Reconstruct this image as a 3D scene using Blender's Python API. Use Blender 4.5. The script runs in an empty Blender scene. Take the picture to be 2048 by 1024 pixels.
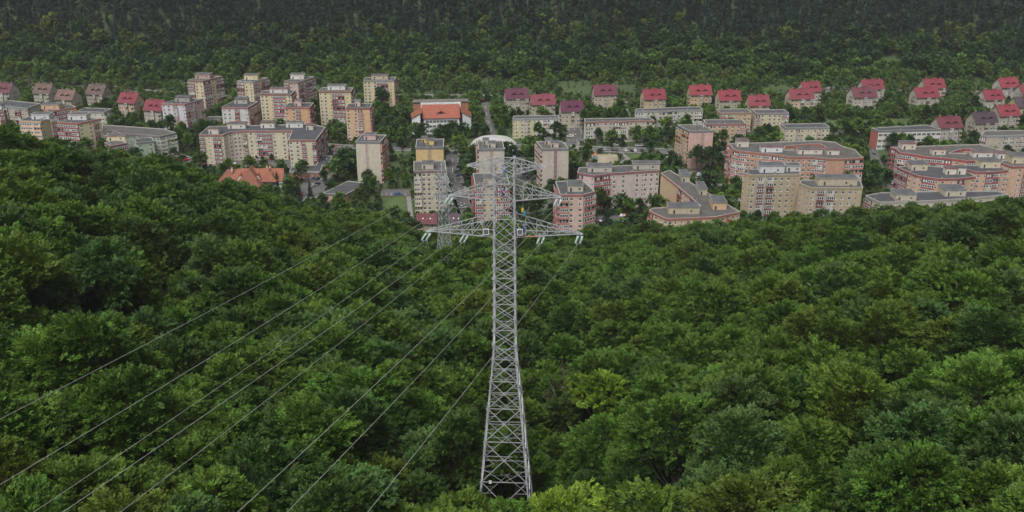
import bpy, math, random
import numpy as np
from mathutils import Vector, Matrix
from mathutils.geometry import tessellate_polygon
R = math.radians
sc = bpy.context.scene
col = sc.collection
# ---------------------------------------------------------------- camera, sky, sun, exposure
cam_d = bpy.data.cameras.new('camera'); cam = bpy.data.objects.new('camera', cam_d); col.objects.link(cam)
cam.location = (0, 0, 178); cam.rotation_euler = (R(90 - 22.3), 0, 0)
cam_d.sensor_width = 36; cam_d.lens = 36 * 2000 / 2048; cam_d.clip_start = 0.5; cam_d.clip_end = 6000
sc.camera = cam
SUN_EL, SUN_AZ = R(60), R(205)        # azimuth measured from +y clockwise: light comes from behind the camera
w = bpy.data.worlds.new("World"); sc.world = w; w.use_nodes = True
nt = w.node_tree; nt.nodes.clear()
sky = nt.nodes.new('ShaderNodeTexSky'); sky.sky_type = 'NISHITA'; sky.sun_disc = False
sky.sun_elevation = SUN_EL; sky.sun_rotation = SUN_AZ; sky.air_density = 1.0; sky.dust_density = 4.0; sky.ozone_density = 1.0
hs = nt.nodes.new('ShaderNodeHueSaturation'); hs.inputs['Saturation'].default_value = 0.22
bg = nt.nodes.new('ShaderNodeBackground'); bg.inputs['Strength'].default_value = 0.10
wo = nt.nodes.new('ShaderNodeOutputWorld')
nt.links.new(sky.outputs[0], hs.inputs['Color']); nt.links.new(hs.outputs[0], bg.inputs[0]); nt.links.new(bg.outputs[0], wo.inputs[0])
sd = bpy.data.lights.new('sun', 'SUN'); sd.energy = 2.2; sd.angle = R(36); sd.color = (1.0, 0.97, 0.92)
sun = bpy.data.objects.new('sun', sd); col.objects.link(sun)
sdir = Vector((math.sin(SUN_AZ) * math.cos(SUN_EL), math.cos(SUN_AZ) * math.cos(SUN_EL), math.sin(SUN_EL)))
sun.rotation_euler = sdir.to_track_quat('Z', 'Y').to_euler(); sun.location = (0, 0, 400)
sc.view_settings.view_transform = 'Standard'; sc.view_settings.look = 'None'; sc.view_settings.exposure = 0.32; sc.view_settings.gamma = 1
sc.cycles.max_bounces = 4; sc.cycles.diffuse_bounces = 2; sc.cycles.transparent_max_bounces = 4
sc.cycles.glossy_bounces = 2; sc.cycles.transmission_bounces = 2
rnd = random.Random(7)

# ---------------------------------------------------------------- helpers
def lin(h):
    if not isinstance(h, str): return tuple(h)
    v = [int(h[i:i + 2], 16) / 255 for i in (0, 2, 4)]
    return tuple((c / 12.92 if c <= .04045 else ((c + .055) / 1.055) ** 2.4) for c in v)
def calm(h, k=.58, mix=.29):
    v = lin(h); g = sum(v) / 3; return tuple(round((c * (1 - mix) + g * mix) * k, 4) for c in v)
MATS = {}
def mat(kind, c, rough=.8, metal=0.0):
    key = (kind, c if isinstance(c, str) else tuple(c), rough)
    if key in MATS: return MATS[key]
    rgb = lin(c)
    if kind == 'wall' and isinstance(c, str): g_ = sum(rgb) / 3; rgb = tuple(v * .67 + g_ * .33 for v in rgb)
    m = bpy.data.materials.new(kind); m.use_nodes = True
    n = m.node_tree; b = n.nodes['Principled BSDF']; L = n.links.new
    b.inputs['Roughness'].default_value = rough; b.inputs['Metallic'].default_value = metal
    b.inputs['Base Color'].default_value = (*rgb, 1)
    def noise(scale, lo, hi, detail=4, coord='Object', stretch=None):
        tc = n.nodes.new('ShaderNodeTexCoord'); t = n.nodes.new('ShaderNodeTexNoise'); t.inputs['Scale'].default_value = scale
        t.inputs['Detail'].default_value = detail
        if stretch:
            mp = n.nodes.new('ShaderNodeMapping'); mp.inputs['Scale'].default_value = stretch
            L(tc.outputs[coord], mp.inputs[0]); L(mp.outputs[0], t.inputs['Vector'])
        else: L(tc.outputs[coord], t.inputs['Vector'])
        r = n.nodes.new('ShaderNodeMapRange'); r.inputs[1].default_value = .3; r.inputs[2].default_value = .7
        r.inputs[3].default_value = lo; r.inputs[4].default_value = hi; L(t.outputs[0], r.inputs[0])
        return r.outputs[0]
    def mul(sockets):
        cur = None
        for s in sockets:
            mx = n.nodes.new('ShaderNodeMix'); mx.data_type = 'RGBA'; mx.blend_type = 'MULTIPLY'; mx.inputs[0].default_value = 1
            if cur is None: mx.inputs[6].default_value = (*rgb, 1)
            else: L(cur, mx.inputs[6])
            L(s, mx.inputs[7]); cur = mx.outputs[2]
        L(cur, b.inputs['Base Color'])
    if kind == 'wall':
        mul([noise(.5, .88, 1.06), noise(1.2, .86, 1.04, 5, 'Object', (1, 1, .12))])
    elif kind == 'roof_felt':
        mul([noise(.25, .72, 1.15), noise(2.2, .85, 1.1)])
    elif kind == 'roof_tile':
        b.inputs['Specular IOR Level'].default_value = .2
        mul([noise(.6, .8, 1.12), noise(5, .86, 1.06, 3, 'Object', (1, .3, .3))])
    elif kind == 'old_tile':
        mul([noise(.5, .6, 1.35), noise(2.5, .7, 1.2)])
    elif kind in ('asphalt', 'paving'):
        mul([noise(.12, .8, 1.15), noise(2.0, .85, 1.1)])
    elif kind in ('grass', 'litter', 'sand'):
        mul([noise(.06, .7, 1.3), noise(.8, .7, 1.25)])
    elif kind == 'brick':
        mul([noise(.8, .8, 1.1), noise(6, .8, 1.1)])
    elif kind == 'galvanized':
        mul([noise(1.5, .75, 1.1), noise(12, .85, 1.08)])
    elif kind == 'bark':
        mul([noise(3, .6, 1.2, 4, 'Object', (1, 1, .2))])
    elif kind in ('paint', 'cloth'):
        mul([noise(3, .9, 1.05)])
    elif kind == 'glass':
        b.inputs['Specular IOR Level'].default_value = .8
        mul([noise(.9, .5, 1.6, 2, 'Object')])
    MATS[key] = m
    return m
_lm = {}
def leafmat(name, transl=.25, fixed=None):
    if fixed not in _lm: _lm[fixed] = leafmat_(name, transl, fixed)
    return _lm[fixed]
def leafmat_(name, transl, fixed):
    """foliage: colour from the object's own colour, varied per tree and over the crown"""
    m = bpy.data.materials.new(name); m.use_nodes = True
    n = m.node_tree; L = n.links.new; b = n.nodes['Principled BSDF']; out = n.nodes['Material Output']
    b.inputs['Roughness'].default_value = .55; b.inputs['Specular IOR Level'].default_value = .16
    oi = n.nodes.new('ShaderNodeObjectInfo'); geo = n.nodes.new('ShaderNodeNewGeometry')
    ns = n.nodes.new('ShaderNodeTexNoise'); ns.inputs['Scale'].default_value = .45; ns.inputs['Detail'].default_value = 3
    L(geo.outputs['Position'], ns.inputs['Vector'])
    h = n.nodes.new('ShaderNodeHueSaturation')
    mr = n.nodes.new('ShaderNodeMapRange'); mr.inputs[3].default_value = .487; mr.inputs[4].default_value = .512; L(oi.outputs['Random'], mr.inputs[0]); L(mr.outputs[0], h.inputs['Hue'])
    mv = n.nodes.new('ShaderNodeMapRange'); mv.inputs[1].default_value = .3; mv.inputs[2].default_value = .7; mv.inputs[3].default_value = .68; mv.inputs[4].default_value = 1.4
    L(ns.outputs[0], mv.inputs[0])
    pi = n.nodes.new('ShaderNodeMapRange'); pi.inputs[3].default_value = .6; pi.inputs[4].default_value = 1.45; L(geo.outputs['Random Per Island'], pi.inputs[0])
    mm = n.nodes.new('ShaderNodeMath'); mm.operation = 'MULTIPLY'; L(mv.outputs[0], mm.inputs[0]); L(pi.outputs[0], mm.inputs[1])
    L(mm.outputs[0], h.inputs['Value']); L(oi.outputs['Color'], h.inputs['Color']) if fixed is None else None
    if fixed: h.inputs['Color'].default_value = (*fixed, 1)
    L(h.outputs[0], b.inputs['Base Color'])
    tr = n.nodes.new('ShaderNodeBsdfTranslucent'); L(h.outputs[0], tr.inputs[0])
    mx = n.nodes.new('ShaderNodeMixShader'); mx.inputs[0].default_value = transl
    L(b.outputs[0], mx.inputs[1]); L(tr.outputs[0], mx.inputs[2]); L(mx.outputs[0], out.inputs[0])
    return m

def tag(o, label=None, cat=None, group=None, kind=None):
    if label: o['label'] = label
    if cat: o['category'] = cat
    if group: o['group'] = group
    if kind: o['kind'] = kind
    return o
def empty(name, loc=(0, 0, 0), rz=0):
    o = bpy.data.objects.new(name, None); col.objects.link(o); o.location = loc; o.rotation_euler = (0, 0, rz); o.empty_display_size = .5
    return o
def link(name, me, parent=None, loc=None, rz=None, sc_=None):
    o = bpy.data.objects.new(name, me); col.objects.link(o)
    if parent is not None: o.parent = parent
    if loc is not None: o.location = loc
    if rz is not None: o.rotation_euler = (0, 0, rz)
    if sc_ is not None: o.scale = sc_
    return o
class MB:
    """collects boxes, bars and sheets into ONE mesh"""
    def __init__(s): s.v = []; s.f = []; s.m = []; s.mats = []
    def slot(s, m):
        if m not in s.mats: s.mats.append(m)
        return s.mats.index(m)
    def face(s, pts, m):
        i = len(s.v); s.v += [tuple(p) for p in pts]; s.f.append(tuple(range(i, i + len(pts)))); s.m.append(s.slot(m)); return s
    def hexa(s, p, m):
        i = len(s.v); s.v += [tuple(q) for q in p]; k = s.slot(m)
        for f in ((0, 3, 2, 1), (4, 5, 6, 7), (0, 1, 5, 4), (1, 2, 6, 5), (2, 3, 7, 6), (3, 0, 4, 7)):
            s.f.append(tuple(i + a for a in f)); s.m.append(k)
        return s
    def box(s, x0, x1, y0, y1, z0, z1, m):
        return s.hexa([(x0, y0, z0), (x1, y0, z0), (x1, y1, z0), (x0, y1, z0), (x0, y0, z1), (x1, y0, z1), (x1, y1, z1), (x0, y1, z1)], m)
    def bar(s, a, b, r, m, r2=None, n=4, tw=.785):
        a = Vector(a); b = Vector(b); d = b - a
        if d.length < 1e-6: return s
        d.normalize(); u = d.cross(Vector((0, 0, 1)) if abs(d.z) < .95 else Vector((1, 0, 0))).normalized(); v = d.cross(u)
        r2 = r if r2 is None else r2; i = len(s.v); k = s.slot(m)
        for p, q in ((a, r), (b, r2)):
            for j in range(n):
                t = tw + 2 * math.pi * j / n; s.v.append(tuple(p + (u * math.cos(t) + v * math.sin(t)) * q))
        for j in range(n):
            s.f.append((i + j, i + (j + 1) % n, i + n + (j + 1) % n, i + n + j)); s.m.append(k)
        s.f.append(tuple(i + j for j in reversed(range(n)))); s.m.append(k); s.f.append(tuple(i + n + j for j in range(n))); s.m.append(k)
        return s
    def tube(s, pts, r, m, n=4):
        for a, b in zip(pts[:-1], pts[1:]): s.bar(a, b, r, m, n=n)
        return s
    def mesh(s, name):
        me = bpy.data.meshes.new(name); me.from_pydata(s.v, [], s.f)
        for m in s.mats: me.materials.append(m)
        me.polygons.foreach_set('material_index', s.m); me.update(); return me
    def build(s, name, parent=None, loc=None, rz=None): return link(name, s.mesh(name), parent, loc, rz)

# ---------------------------------------------------------------- thin valley haze
def haze():
    b = MB(); b.box(-1520, 1520, -230, 1720, -3, 660, None)
    me = bpy.data.meshes.new('haze'); me.from_pydata(b.v, [], b.f)
    m = bpy.data.materials.new('haze'); m.use_nodes = True; n = m.node_tree; n.nodes.clear()
    o = n.nodes.new('ShaderNodeOutputMaterial'); v = n.nodes.new('ShaderNodeVolumePrincipled'); v.inputs['Density'].default_value = 0.00006; v.inputs['Color'].default_value = (.86, .90, .95, 1); v.inputs['Anisotropy'].default_value = 0
    n.links.new(v.outputs[0], o.inputs['Volume']); me.materials.append(m)
    tag(link('haze', me), kind='stuff')
haze()

# ---- layout tables (metres)
SIL=[(-0.485, 300, 106.0), (-0.394, 320, 92.2), (-0.301, 340, 74.2), (-0.221, 360, 54.8), (-0.15, 365, 47.4), (-0.098, 372, 36.0), (-0.013, 375, 32.3), (0.094, 378, 33.7), (0.238, 390, 37.4), (0.368, 400, 43.8), (0.496, 400, 56.6)]
BUILDINGS=[
 {'n': 'apartment_tower', 'l': 'yellow tower with pinkish roof hut, west end of the row at the wood edge', 'c': 'apartment tower', 'p': [(-230.25, 704.51), (-218.8, 701.59), (-209.32, 717.22), (-220.77, 720.14)], 'H': 23.8, 'f': 10, 'pt': ['Bww', 'BwB', 'ww', 'ww'], 'w': 'd9c48a', 't': '8c5a4a', 'b': '8a4049', 'h': [(-226.8, 710.44, 0.0, 10.69, 7, 2.8, 'c09888', '9a7a70')], 'g': 'apartment towers of the estate', 'hole': None, 'ws': None, 'st': None, 'z': 0},
 {'n': 'apartment_tower', 'l': 'yellow tower with pale yellow roof hut at the foot of the wood', 'c': 'apartment tower', 'p': [(-194.65, 701.95), (-182.91, 699.4), (-174.88, 711.93), (-186.62, 714.48)], 'H': 23.8, 'f': 10, 'pt': ['Bww', 'BwoB', 'ww', 'ww'], 'w': 'd9c48a', 't': '9a958a', 'b': '8a4049', 'h': [(-190.75, 706.73, 0.0, 9.6, 6, 3.2, 'ddd09a', '9a8a60')], 'g': 'apartment towers of the estate', 'hole': None, 'ws': None, 'st': None, 'z': 0},
 {'n': 'apartment_tower', 'l': 'rose beige tower with white roof hut behind the yellow tower row', 'c': 'apartment tower', 'p': [(-161.03, 700.86), (-150.62, 697.23), (-142.16, 714.94), (-152.57, 718.57)], 'H': 23.8, 'f': 10, 'pt': ['Bww.', 'BwBB', 'ww', 'ww'], 'w': 'c9a596', 't': '8f6b62', 'b': '8a4049', 'h': [(-158.01, 708.21, 0.0, 9.46, 6, 3.2, 'd8d5c8', 'b0a890')], 'g': 'apartment towers of the estate', 'hole': None, 'ws': None, 'st': None, 'z': 0},
 {'n': 'apartment_tower', 'l': 'yellow tower with wine red balcony column and pink trimmed white roof hut', 'c': 'apartment tower', 'p': [(-167.68, 656.35), (-146.78, 655.7), (-146.44, 666.69), (-167.34, 667.34)], 'H': 25, 'f': 10, 'pt': ['ww.sBBsw', 'oB', 'ww', 'ww'], 'w': 'd9c48a', 't': '8c5a4a', 'b': '8a4049', 'h': [(-161.99, 660.27, 0.0, 12.02, 5, 2.8, 'd0c8c4', 'a8505c')], 'g': 'apartment towers of the estate', 'hole': None, 'ws': None, 'st': None, 'z': 0},
 {'n': 'apartment_tower', 'l': 'short orange tower with red roof corners beside the yellow balcony tower', 'c': 'apartment tower', 'p': [(-148.77, 641.63), (-132.47, 641.63), (-132.06, 654.58), (-148.36, 654.58)], 'H': 19.5, 'f': 8, 'pt': ['w.wb...s', 'oo', 'ww', 'ww'], 'w': 'd9a066', 't': 'a85044', 'b': '8a4049', 'h': [(-143.0, 646.51, 0.0, 4.29, 4, 3.6, 'cfa8a0', '8f8a88')], 'g': 'apartment towers of the estate', 'hole': None, 'ws': None, 'st': None, 'z': 0},
 {'n': 'apartment_tower', 'l': 'yellow tower with white roof hut and maroon balconies beside the bright orange tower', 'c': 'apartment tower', 'p': [(-129.86, 664.23), (-108.39, 663.57), (-108.23, 675.36), (-129.71, 676.02)], 'H': 25, 'f': 10, 'pt': ['ww.sBB.s.', 'oB', 'ww', 'ww'], 'w': 'd9c48a', 't': '8c5a4a', 'b': '8a4049', 'h': [(-124.88, 669.59, 0.0, 11.79, 5, 2.8, 'd4d2cc', '8f9090')], 'g': 'apartment towers of the estate', 'hole': None, 'ws': None, 'st': None, 'z': 0},
 {'n': 'apartment_tower', 'l': 'bright orange narrow tower with grey flat roof beside the tree filled park', 'c': 'apartment tower', 'p': [(-107.11, 631.74), (-91.68, 632.64), (-91.65, 644.78), (-107.08, 643.88)], 'H': 21.5, 'f': 9, 'pt': ['w.wb...', 'oo', 'ww', 'ww'], 'w': 'dcaa70', 't': '8c5a4a', 'b': 'a8606a', 'h': [(-101.83, 637.74, 0.0, 3.28, 4, 3.4, 'cfb0a4', '9a9a98')], 'g': 'apartment towers of the estate', 'hole': None, 'ws': None, 'st': None, 'z': 0},
 {'n': 'apartment_tower', 'l': 'yellow tower with beige roof hut standing apart, east end of the tower row', 'c': 'apartment tower', 'p': [(-105.43, 703.05), (-83.78, 703.78), (-83.27, 714.77), (-104.93, 714.04)], 'H': 23.8, 'f': 10, 'pt': ['ww.wBB.s.', 'oB', 'ww', 'ww'], 'w': 'd9c48a', 't': '8a8a80', 'b': '8a4049', 'h': [(-100.2, 707.47, 0.0, 11.77, 5, 2.8, 'c4b090', '8a8070')], 'g': 'apartment towers of the estate', 'hole': None, 'ws': None, 'st': None, 'z': 0},
 {'n': 'apartment_tower', 'l': 'white and pink banded slab tower with grey roof hut beside the crimson roofs', 'c': 'apartment tower', 'p': [(-232.2, 651.17), (-216.49, 649.75), (-208.76, 664.2), (-224.48, 665.62)], 'H': 19.8, 'f': 8, 'pt': ['ww.b..s', 'BB.BB', 'ww', 'ww'], 'w': 'c9c8d0', 't': 'a86a60', 'b': 'b87878', 'h': [(-225.0, 657.48, 0.0, 9.59, 6, 2.8, 'a8a498', None)], 'g': 'apartment towers of the estate', 'hole': None, 'ws': None, 'st': None, 'z': 0},
 {'n': 'apartment_tower', 'l': 'white block with orange banded side and grey roof hut behind the wide winged block', 'c': 'apartment tower', 'p': [(-190.49, 643.65), (-173.25, 643.05), (-170.35, 659.81), (-187.58, 660.42)], 'H': 19, 'f': 7, 'pt': ['ww.b..s', 'BBB', 'ww', 'ww'], 'w': 'cbc8c4', 't': 'a8604c', 'b': 'b8705c', 'h': [(-184.95, 655.08, 0.0, 8.61, 6, 2.8, 'b0aca0', None)], 'g': 'apartment towers of the estate', 'hole': None, 'ws': None, 'st': None, 'z': 0},
 {'n': 'garage', 'l': 'long low grey roofed garage with dark red wall between two white towers', 'c': 'garage', 'p': [(-210.62, 669.45), (-197.69, 669.45), (-197.69, 678.45), (-210.62, 678.45)], 'H': 4, 'f': 1, 'pt': ['....', '.', '.', '.'], 'w': '7a4a48', 't': '8a8a88', 'b': '8a4049', 'h': [], 'g': None, 'hole': None, 'ws': None, 'st': None, 'z': 0},
 {'n': 'apartment_block', 'l': 'wide winged cream block with crimson roof gable bending round its car court', 'c': 'apartment block', 'p': [(-186.9, 579.93), (-172.52, 579.93), (-171.23, 584.27), (-168.76, 587.2), (-163.08, 589.16), (-154.62, 589.16), (-146.21, 589.65), (-133.15, 589.16), (-131.2, 569.33), (-115.1, 568.64), (-114.44, 597.65), (-124.1, 605.32), (-154.72, 602.23), (-179.39, 600.19), (-186.53, 599.68)], 'H': 18, 'f': 7, 'pt': ['b.s.Bs', 'w', 'w', 'wws', 'b.w.s', 'BBB', 'w.wb', 'b', 'w.w.b...b', 'oBoB', 'w', 'www', 'www', 'w', 'w'], 'w': 'cdc09c', 't': 'a05f58', 'b': '8a4049', 'h': [(-181.93, 582.82, 0.0, 5.93, 5, 3.2, 'cfc6b4', '9a5048'), (-173.76, 595.13, 0.0, 10.84, 5, 3, 'd0cabc', '9a5a50'), (-153.95, 596.64, 0.0, 8.43, 5, 3.2, 'd2cdc4', '94323f'), (-138.63, 597.65, 0.0, 10.35, 4, 3, 'd0cfc8', '9a9688'), (-125.25, 592.13, 0.0, 4.25, 4, 3, 'c8c0b0', '9a6050')], 'g': 'apartment blocks of the estate', 'hole': None, 'ws': None, 'st': None, 'z': 0},
 {'n': 'brick_annex', 'l': 'low brick annex with grey roof wrapped round the foot of the cream block', 'c': 'annex', 'p': [(-128.03, 550.86), (-110.26, 550.04), (-110.99, 562.99), (-107.84, 562.99), (-108.43, 580.96), (-114.85, 583.22), (-114.77, 562.99), (-128.4, 558.75)], 'H': 4.5, 'f': 1, 'pt': ['..ww.', '.', '.', 'w.w', '.', '.', '.', '.'], 'w': 'a5694c', 't': '9a9a98', 'b': '8a4049', 'h': [], 'g': None, 'hole': None, 'ws': None, 'st': None, 'z': 0},
 {'n': 'apartment_tower', 'l': 'beige tower with blank striped gable and salmon side balconies beside dark trees', 'c': 'apartment tower', 'p': [(-87.89, 544.21), (-74.08, 543.33), (-72.19, 558.18), (-86.0, 559.06)], 'H': 24, 'f': 9, 'pt': ['...V....', 'ooo', 'ww', 'ww'], 'w': 'c8bea4', 't': '77777a', 'b': 'c4847a', 'h': [(-83.85, 548.65, 0.0, 6.69, 5, 2.8, 'd2aca4', '9a9aa0')], 'g': 'apartment towers of the estate', 'hole': None, 'ws': None, 'st': 'b89a94', 'z': 0},
 {'n': 'pavilion', 'l': 'low salmon pavilion with grey flat roof and red shop front at the wood edge', 'c': 'pavilion', 'p': [(-101.98, 512.37), (-90.14, 508.96), (-79.97, 529.62), (-91.72, 533.47)], 'H': 4.2, 'f': 1, 'pt': ['.', '.....w..w.', '.', '.'], 'w': 'cf9486', 't': '6f6f72', 'b': '8a4049', 'h': [], 'g': None, 'hole': None, 'ws': None, 'st': None, 'z': 0},
 {'n': 'kiosk_building', 'l': 'small purple grey roofed hut among the park trees', 'c': 'hut', 'p': [(-110.82, 597.72), (-104.76, 597.25), (-104.22, 604.23), (-110.28, 604.7)], 'H': 3.5, 'f': 1, 'pt': ['w.', '.', '.', '.'], 'w': 'a89ca0', 't': '77606c', 'b': '8a4049', 'h': [], 'g': None, 'hole': None, 'ws': None, 'st': None, 'z': 0},
 {'n': 'apartment_block', 'l': 'yellow corner block with orange trim cut off at the west edge above the forest', 'c': 'apartment block', 'p': [(-335.21, 621.15), (-324.49, 625.74), (-328.42, 634.93), (-339.14, 630.35)], 'H': 21, 'f': 8, 'pt': ['w.w.b', 'wwb.', '.', 'w'], 'w': 'd6c27a', 't': 'a8603c', 'b': '93404a', 'h': [(-333.27, 631.39, 0.0, 4.9, 5, 2.8, 'c8ccd0', None)], 'g': 'apartment blocks of the estate', 'hole': None, 'ws': None, 'st': None, 'z': 0},
 {'n': 'apartment_block', 'l': 'long low grey roofed block with crimson canopies behind the orange block', 'c': 'apartment block', 'p': [(-353.06, 670.73), (-326.96, 661.82), (-323.83, 675.27), (-349.94, 684.19)], 'H': 14, 'f': 5, 'pt': ['wwBwwBww', 'ww', 'w', 'w'], 'w': 'b0a488', 't': '8f8f90', 'b': '93404a', 'h': [], 'g': 'apartment blocks of the estate', 'hole': None, 'ws': None, 'st': None, 'z': 0},
 {'n': 'apartment_block', 'l': 'orange block with brick red balcony bands and a peach roof hut', 'c': 'apartment block', 'p': [(-306.09, 639.99), (-298.84, 632.71), (-286.41, 645.07), (-293.66, 652.36)], 'H': 19, 'f': 7, 'pt': ['....w.', 'BBB..', '.', 'w'], 'w': 'd89a66', 't': 'b0603c', 'b': '93404a', 'h': [(-306.69, 639.43, 0.0, 11.59, 6, 3, 'dca878', '8f8f90')], 'g': 'apartment blocks of the estate', 'hole': None, 'ws': None, 'st': None, 'z': 0},
 {'n': 'apartment_block', 'l': 'cream block with peach balcony bands and a whitewashed roof hut', 'c': 'apartment block', 'p': [(-303.48, 601.87), (-289.7, 599.87), (-288.27, 609.77), (-302.05, 611.76)], 'H': 21, 'f': 8, 'pt': ['BBB', 'w...', 'w', 'w'], 'w': 'dccb94', 't': 'c9a878', 'b': 'd8aa82', 'h': [(-297.9, 606.04, 0.0, 11.02, 6, 3, 'c8ccd0', 'b8bcc0')], 'g': 'apartment blocks of the estate', 'hole': None, 'ws': None, 'st': None, 'z': 0},
 {'n': 'apartment_block', 'l': 'pale yellow block with maroon balcony bands and long white roof hut', 'c': 'apartment block', 'p': [(-278.72, 598.35), (-264.86, 595.32), (-255.4, 607.13), (-269.26, 610.16)], 'H': 21, 'f': 8, 'pt': ['BBB', 'w.wb.', 'w', 'w'], 'w': 'd8c890', 't': 'a8583c', 'b': '90484f', 'h': [(-274.62, 604.49, 0.0, 11.39, 6, 3.2, 'd0cdc8', 'c0b8a8')], 'g': 'apartment blocks of the estate', 'hole': None, 'ws': None, 'st': None, 'z': 0},
 {'n': 'apartment_block', 'l': 'low off white block with small dark windows beyond the pale yellow block', 'c': 'apartment block', 'p': [(-293.59, 661.61), (-274.33, 658.83), (-272.9, 668.73), (-292.16, 671.5)], 'H': 12, 'f': 4, 'pt': ['ww.w.w.w', 'o', 'w', 'w'], 'w': 'c9c7b4', 't': '8f9290', 'b': 'b8b8a8', 'h': [], 'g': 'apartment blocks of the estate', 'hole': None, 'ws': None, 'st': None, 'z': 0},
 {'n': 'apartment_block', 'l': 'long mint green block with purple awnings and grey roof', 'c': 'apartment block', 'p': [(-255.51, 606.81), (-250.65, 609.23), (-238.02, 597.26), (-231.9, 599.62), (-215.81, 594.92), (-208.64, 603.2), (-218.85, 612.17), (-261.33, 622.15)], 'H': 13, 'f': 5, 'pt': ['w', 'w.w', 'w.w', 'bww', 'BwB', 'o', 'w', 'w'], 'w': 'a3b79a', 't': '7a6a70', 'b': 'c3c0aa', 'h': [], 'g': 'apartment blocks of the estate', 'hole': None, 'ws': None, 'st': None, 'z': 0},
 {'n': 'apartment_block', 'l': 'small mint green block with a slanted brown gable beside the long green block', 'c': 'apartment block', 'p': [(-226.47, 583.59), (-217.46, 588.12), (-221.95, 597.05), (-230.96, 592.53)], 'H': 12, 'f': 4, 'pt': ['w.w', 'BB', 'w', 'w'], 'w': '9fb79c', 't': '707378', 'b': 'cabf9f', 'h': [], 'g': 'apartment blocks of the estate', 'hole': None, 'ws': None, 'st': None, 'z': 0},
 {'n': 'apartment_block', 'l': 'maroon and pink banded block with cream roof hut peeping over the forest', 'c': 'apartment block', 'p': [(-237.71, 573.45), (-230.64, 580.08), (-237.48, 587.37), (-244.55, 580.74)], 'H': 13, 'f': 5, 'pt': ['B', 'B', 'w', 'w'], 'w': 'b88f86', 't': '7a4a48', 'b': '844048', 'h': [(-244.73, 585.71, 0.0, 11.16, 5, 2.8, 'd8c89c', 'a86a4c')], 'g': 'apartment blocks of the estate', 'hole': None, 'ws': None, 'st': None, 'z': 0},
 {'n': 'apartment_block', 'l': 'half yellow half white low block between the rose roofed houses and the white dome', 'c': 'apartment block', 'p': [(0.44, 637.24), (16.21, 638.6), (30.9, 639.62), (30.6, 646.88), (1.14, 644.79)], 'H': 13, 'f': 5, 'pt': ['sw.wbw.w', 'w.bw.ws', 'w', 'w', 'w'], 'w': 'c9bf82', 't': '8f9294', 'b': 'c8a89a', 'h': [], 'g': 'apartment blocks of the estate', 'hole': None, 'ws': [None, 'd4d3d0', 'd4d3d0', None, None], 'st': None, 'z': 0},
 {'n': 'apartment_tower', 'l': 'mustard yellow tower top with striped blank gable behind the second pylon', 'c': 'apartment tower', 'p': [(-53.11, 532.39), (-37.86, 532.83), (-38.61, 549.7), (-53.87, 549.26)], 'H': 24, 'f': 9, 'pt': ['...V...', 'oo', 'w', 'oo'], 'w': 'd9b566', 't': '6f6f76', 'b': 'c4988a', 'h': [(-47.76, 538.2, 0.0, 4.37, 4, 2.8, 'd9b566', '7a7a80'), (-50.47, 542.29, 0.0, 2.89, 4, 2.8, 'd9b566', '7a7a80')], 'g': 'apartment towers of the estate', 'hole': None, 'ws': None, 'st': 'b8955c', 'z': 0},
 {'n': 'apartment_tower', 'l': 'beige balconied tower rising behind the second pylon with maroon roof corners', 'c': 'apartment tower', 'p': [(-50.15, 488.88), (-33.79, 489.64), (-35.34, 507.16), (-51.7, 506.39)], 'H': 24, 'f': 9, 'pt': ['Bww.wB', 'oo', 'w', 'oo'], 'w': 'c6b898', 't': '7f6a66', 'b': 'c2b7a0', 'h': [(-46.5, 493.29, 0.0, 6.13, 5, 3, 'bfb39c', '7f7f84')], 'g': 'apartment towers of the estate', 'hole': None, 'ws': None, 'st': None, 'z': 0},
 {'n': 'apartment_tower', 'l': 'beige tower with striped blank gable in front of the white dome', 'c': 'apartment tower', 'p': [(-18.11, 525.43), (-4.18, 525.87), (-5.42, 541.97), (-19.35, 541.54)], 'H': 25, 'f': 9, 'pt': ['...V...', 'oo', 'w', 'oo'], 'w': 'c4b8a4', 't': '77777c', 'b': 'c58f86', 'h': [(-13.18, 529.15, 0.0, 4.18, 4, 2.8, 'c4b8a4', '7a7a80'), (-16.17, 535.15, 0.0, 3.35, 4, 2.8, 'c4b8a4', '7a7a80')], 'g': 'apartment towers of the estate', 'hole': None, 'ws': None, 'st': 'b89080', 'z': 0},
 {'n': 'apartment_tower', 'l': 'cream tower with red balcony bands standing right behind the tall pylon', 'c': 'apartment tower', 'p': [(-18.14, 469.01), (-1.09, 469.68), (-2.89, 489.09), (-19.93, 488.42)], 'H': 23, 'f': 8, 'pt': ['Bw.w.BB', 'oo', 'w', 'oo'], 'w': 'c8b795', 't': '7a6a68', 'b': 'a05050', 'h': [(-14.1, 472.4, 0.0, 6.23, 5, 3, 'bfb09c', '7f7f84')], 'g': 'apartment towers of the estate', 'hole': None, 'ws': None, 'st': None, 'z': 0},
 {'n': 'apartment_tower', 'l': 'beige tower with satellite dish on its roof hut and blank striped gable', 'c': 'apartment tower', 'p': [(16.62, 525.87), (30.98, 526.74), (27.86, 541.51), (13.5, 540.64)], 'H': 25, 'f': 9, 'pt': ['...V...', 'oo', 'w', 'ooo'], 'w': 'c2b3a2', 't': '77777c', 'b': 'c5a79a', 'h': [(21.29, 529.81, 0.0, 4.31, 4, 2.8, 'c2b3a2', '7a7a80'), (18.25, 535.15, 0.0, 3.73, 4, 2.8, 'c2b3a2', '7a7a80')], 'g': 'apartment towers of the estate', 'hole': None, 'ws': None, 'st': '8f7077', 'z': 0},
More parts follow.
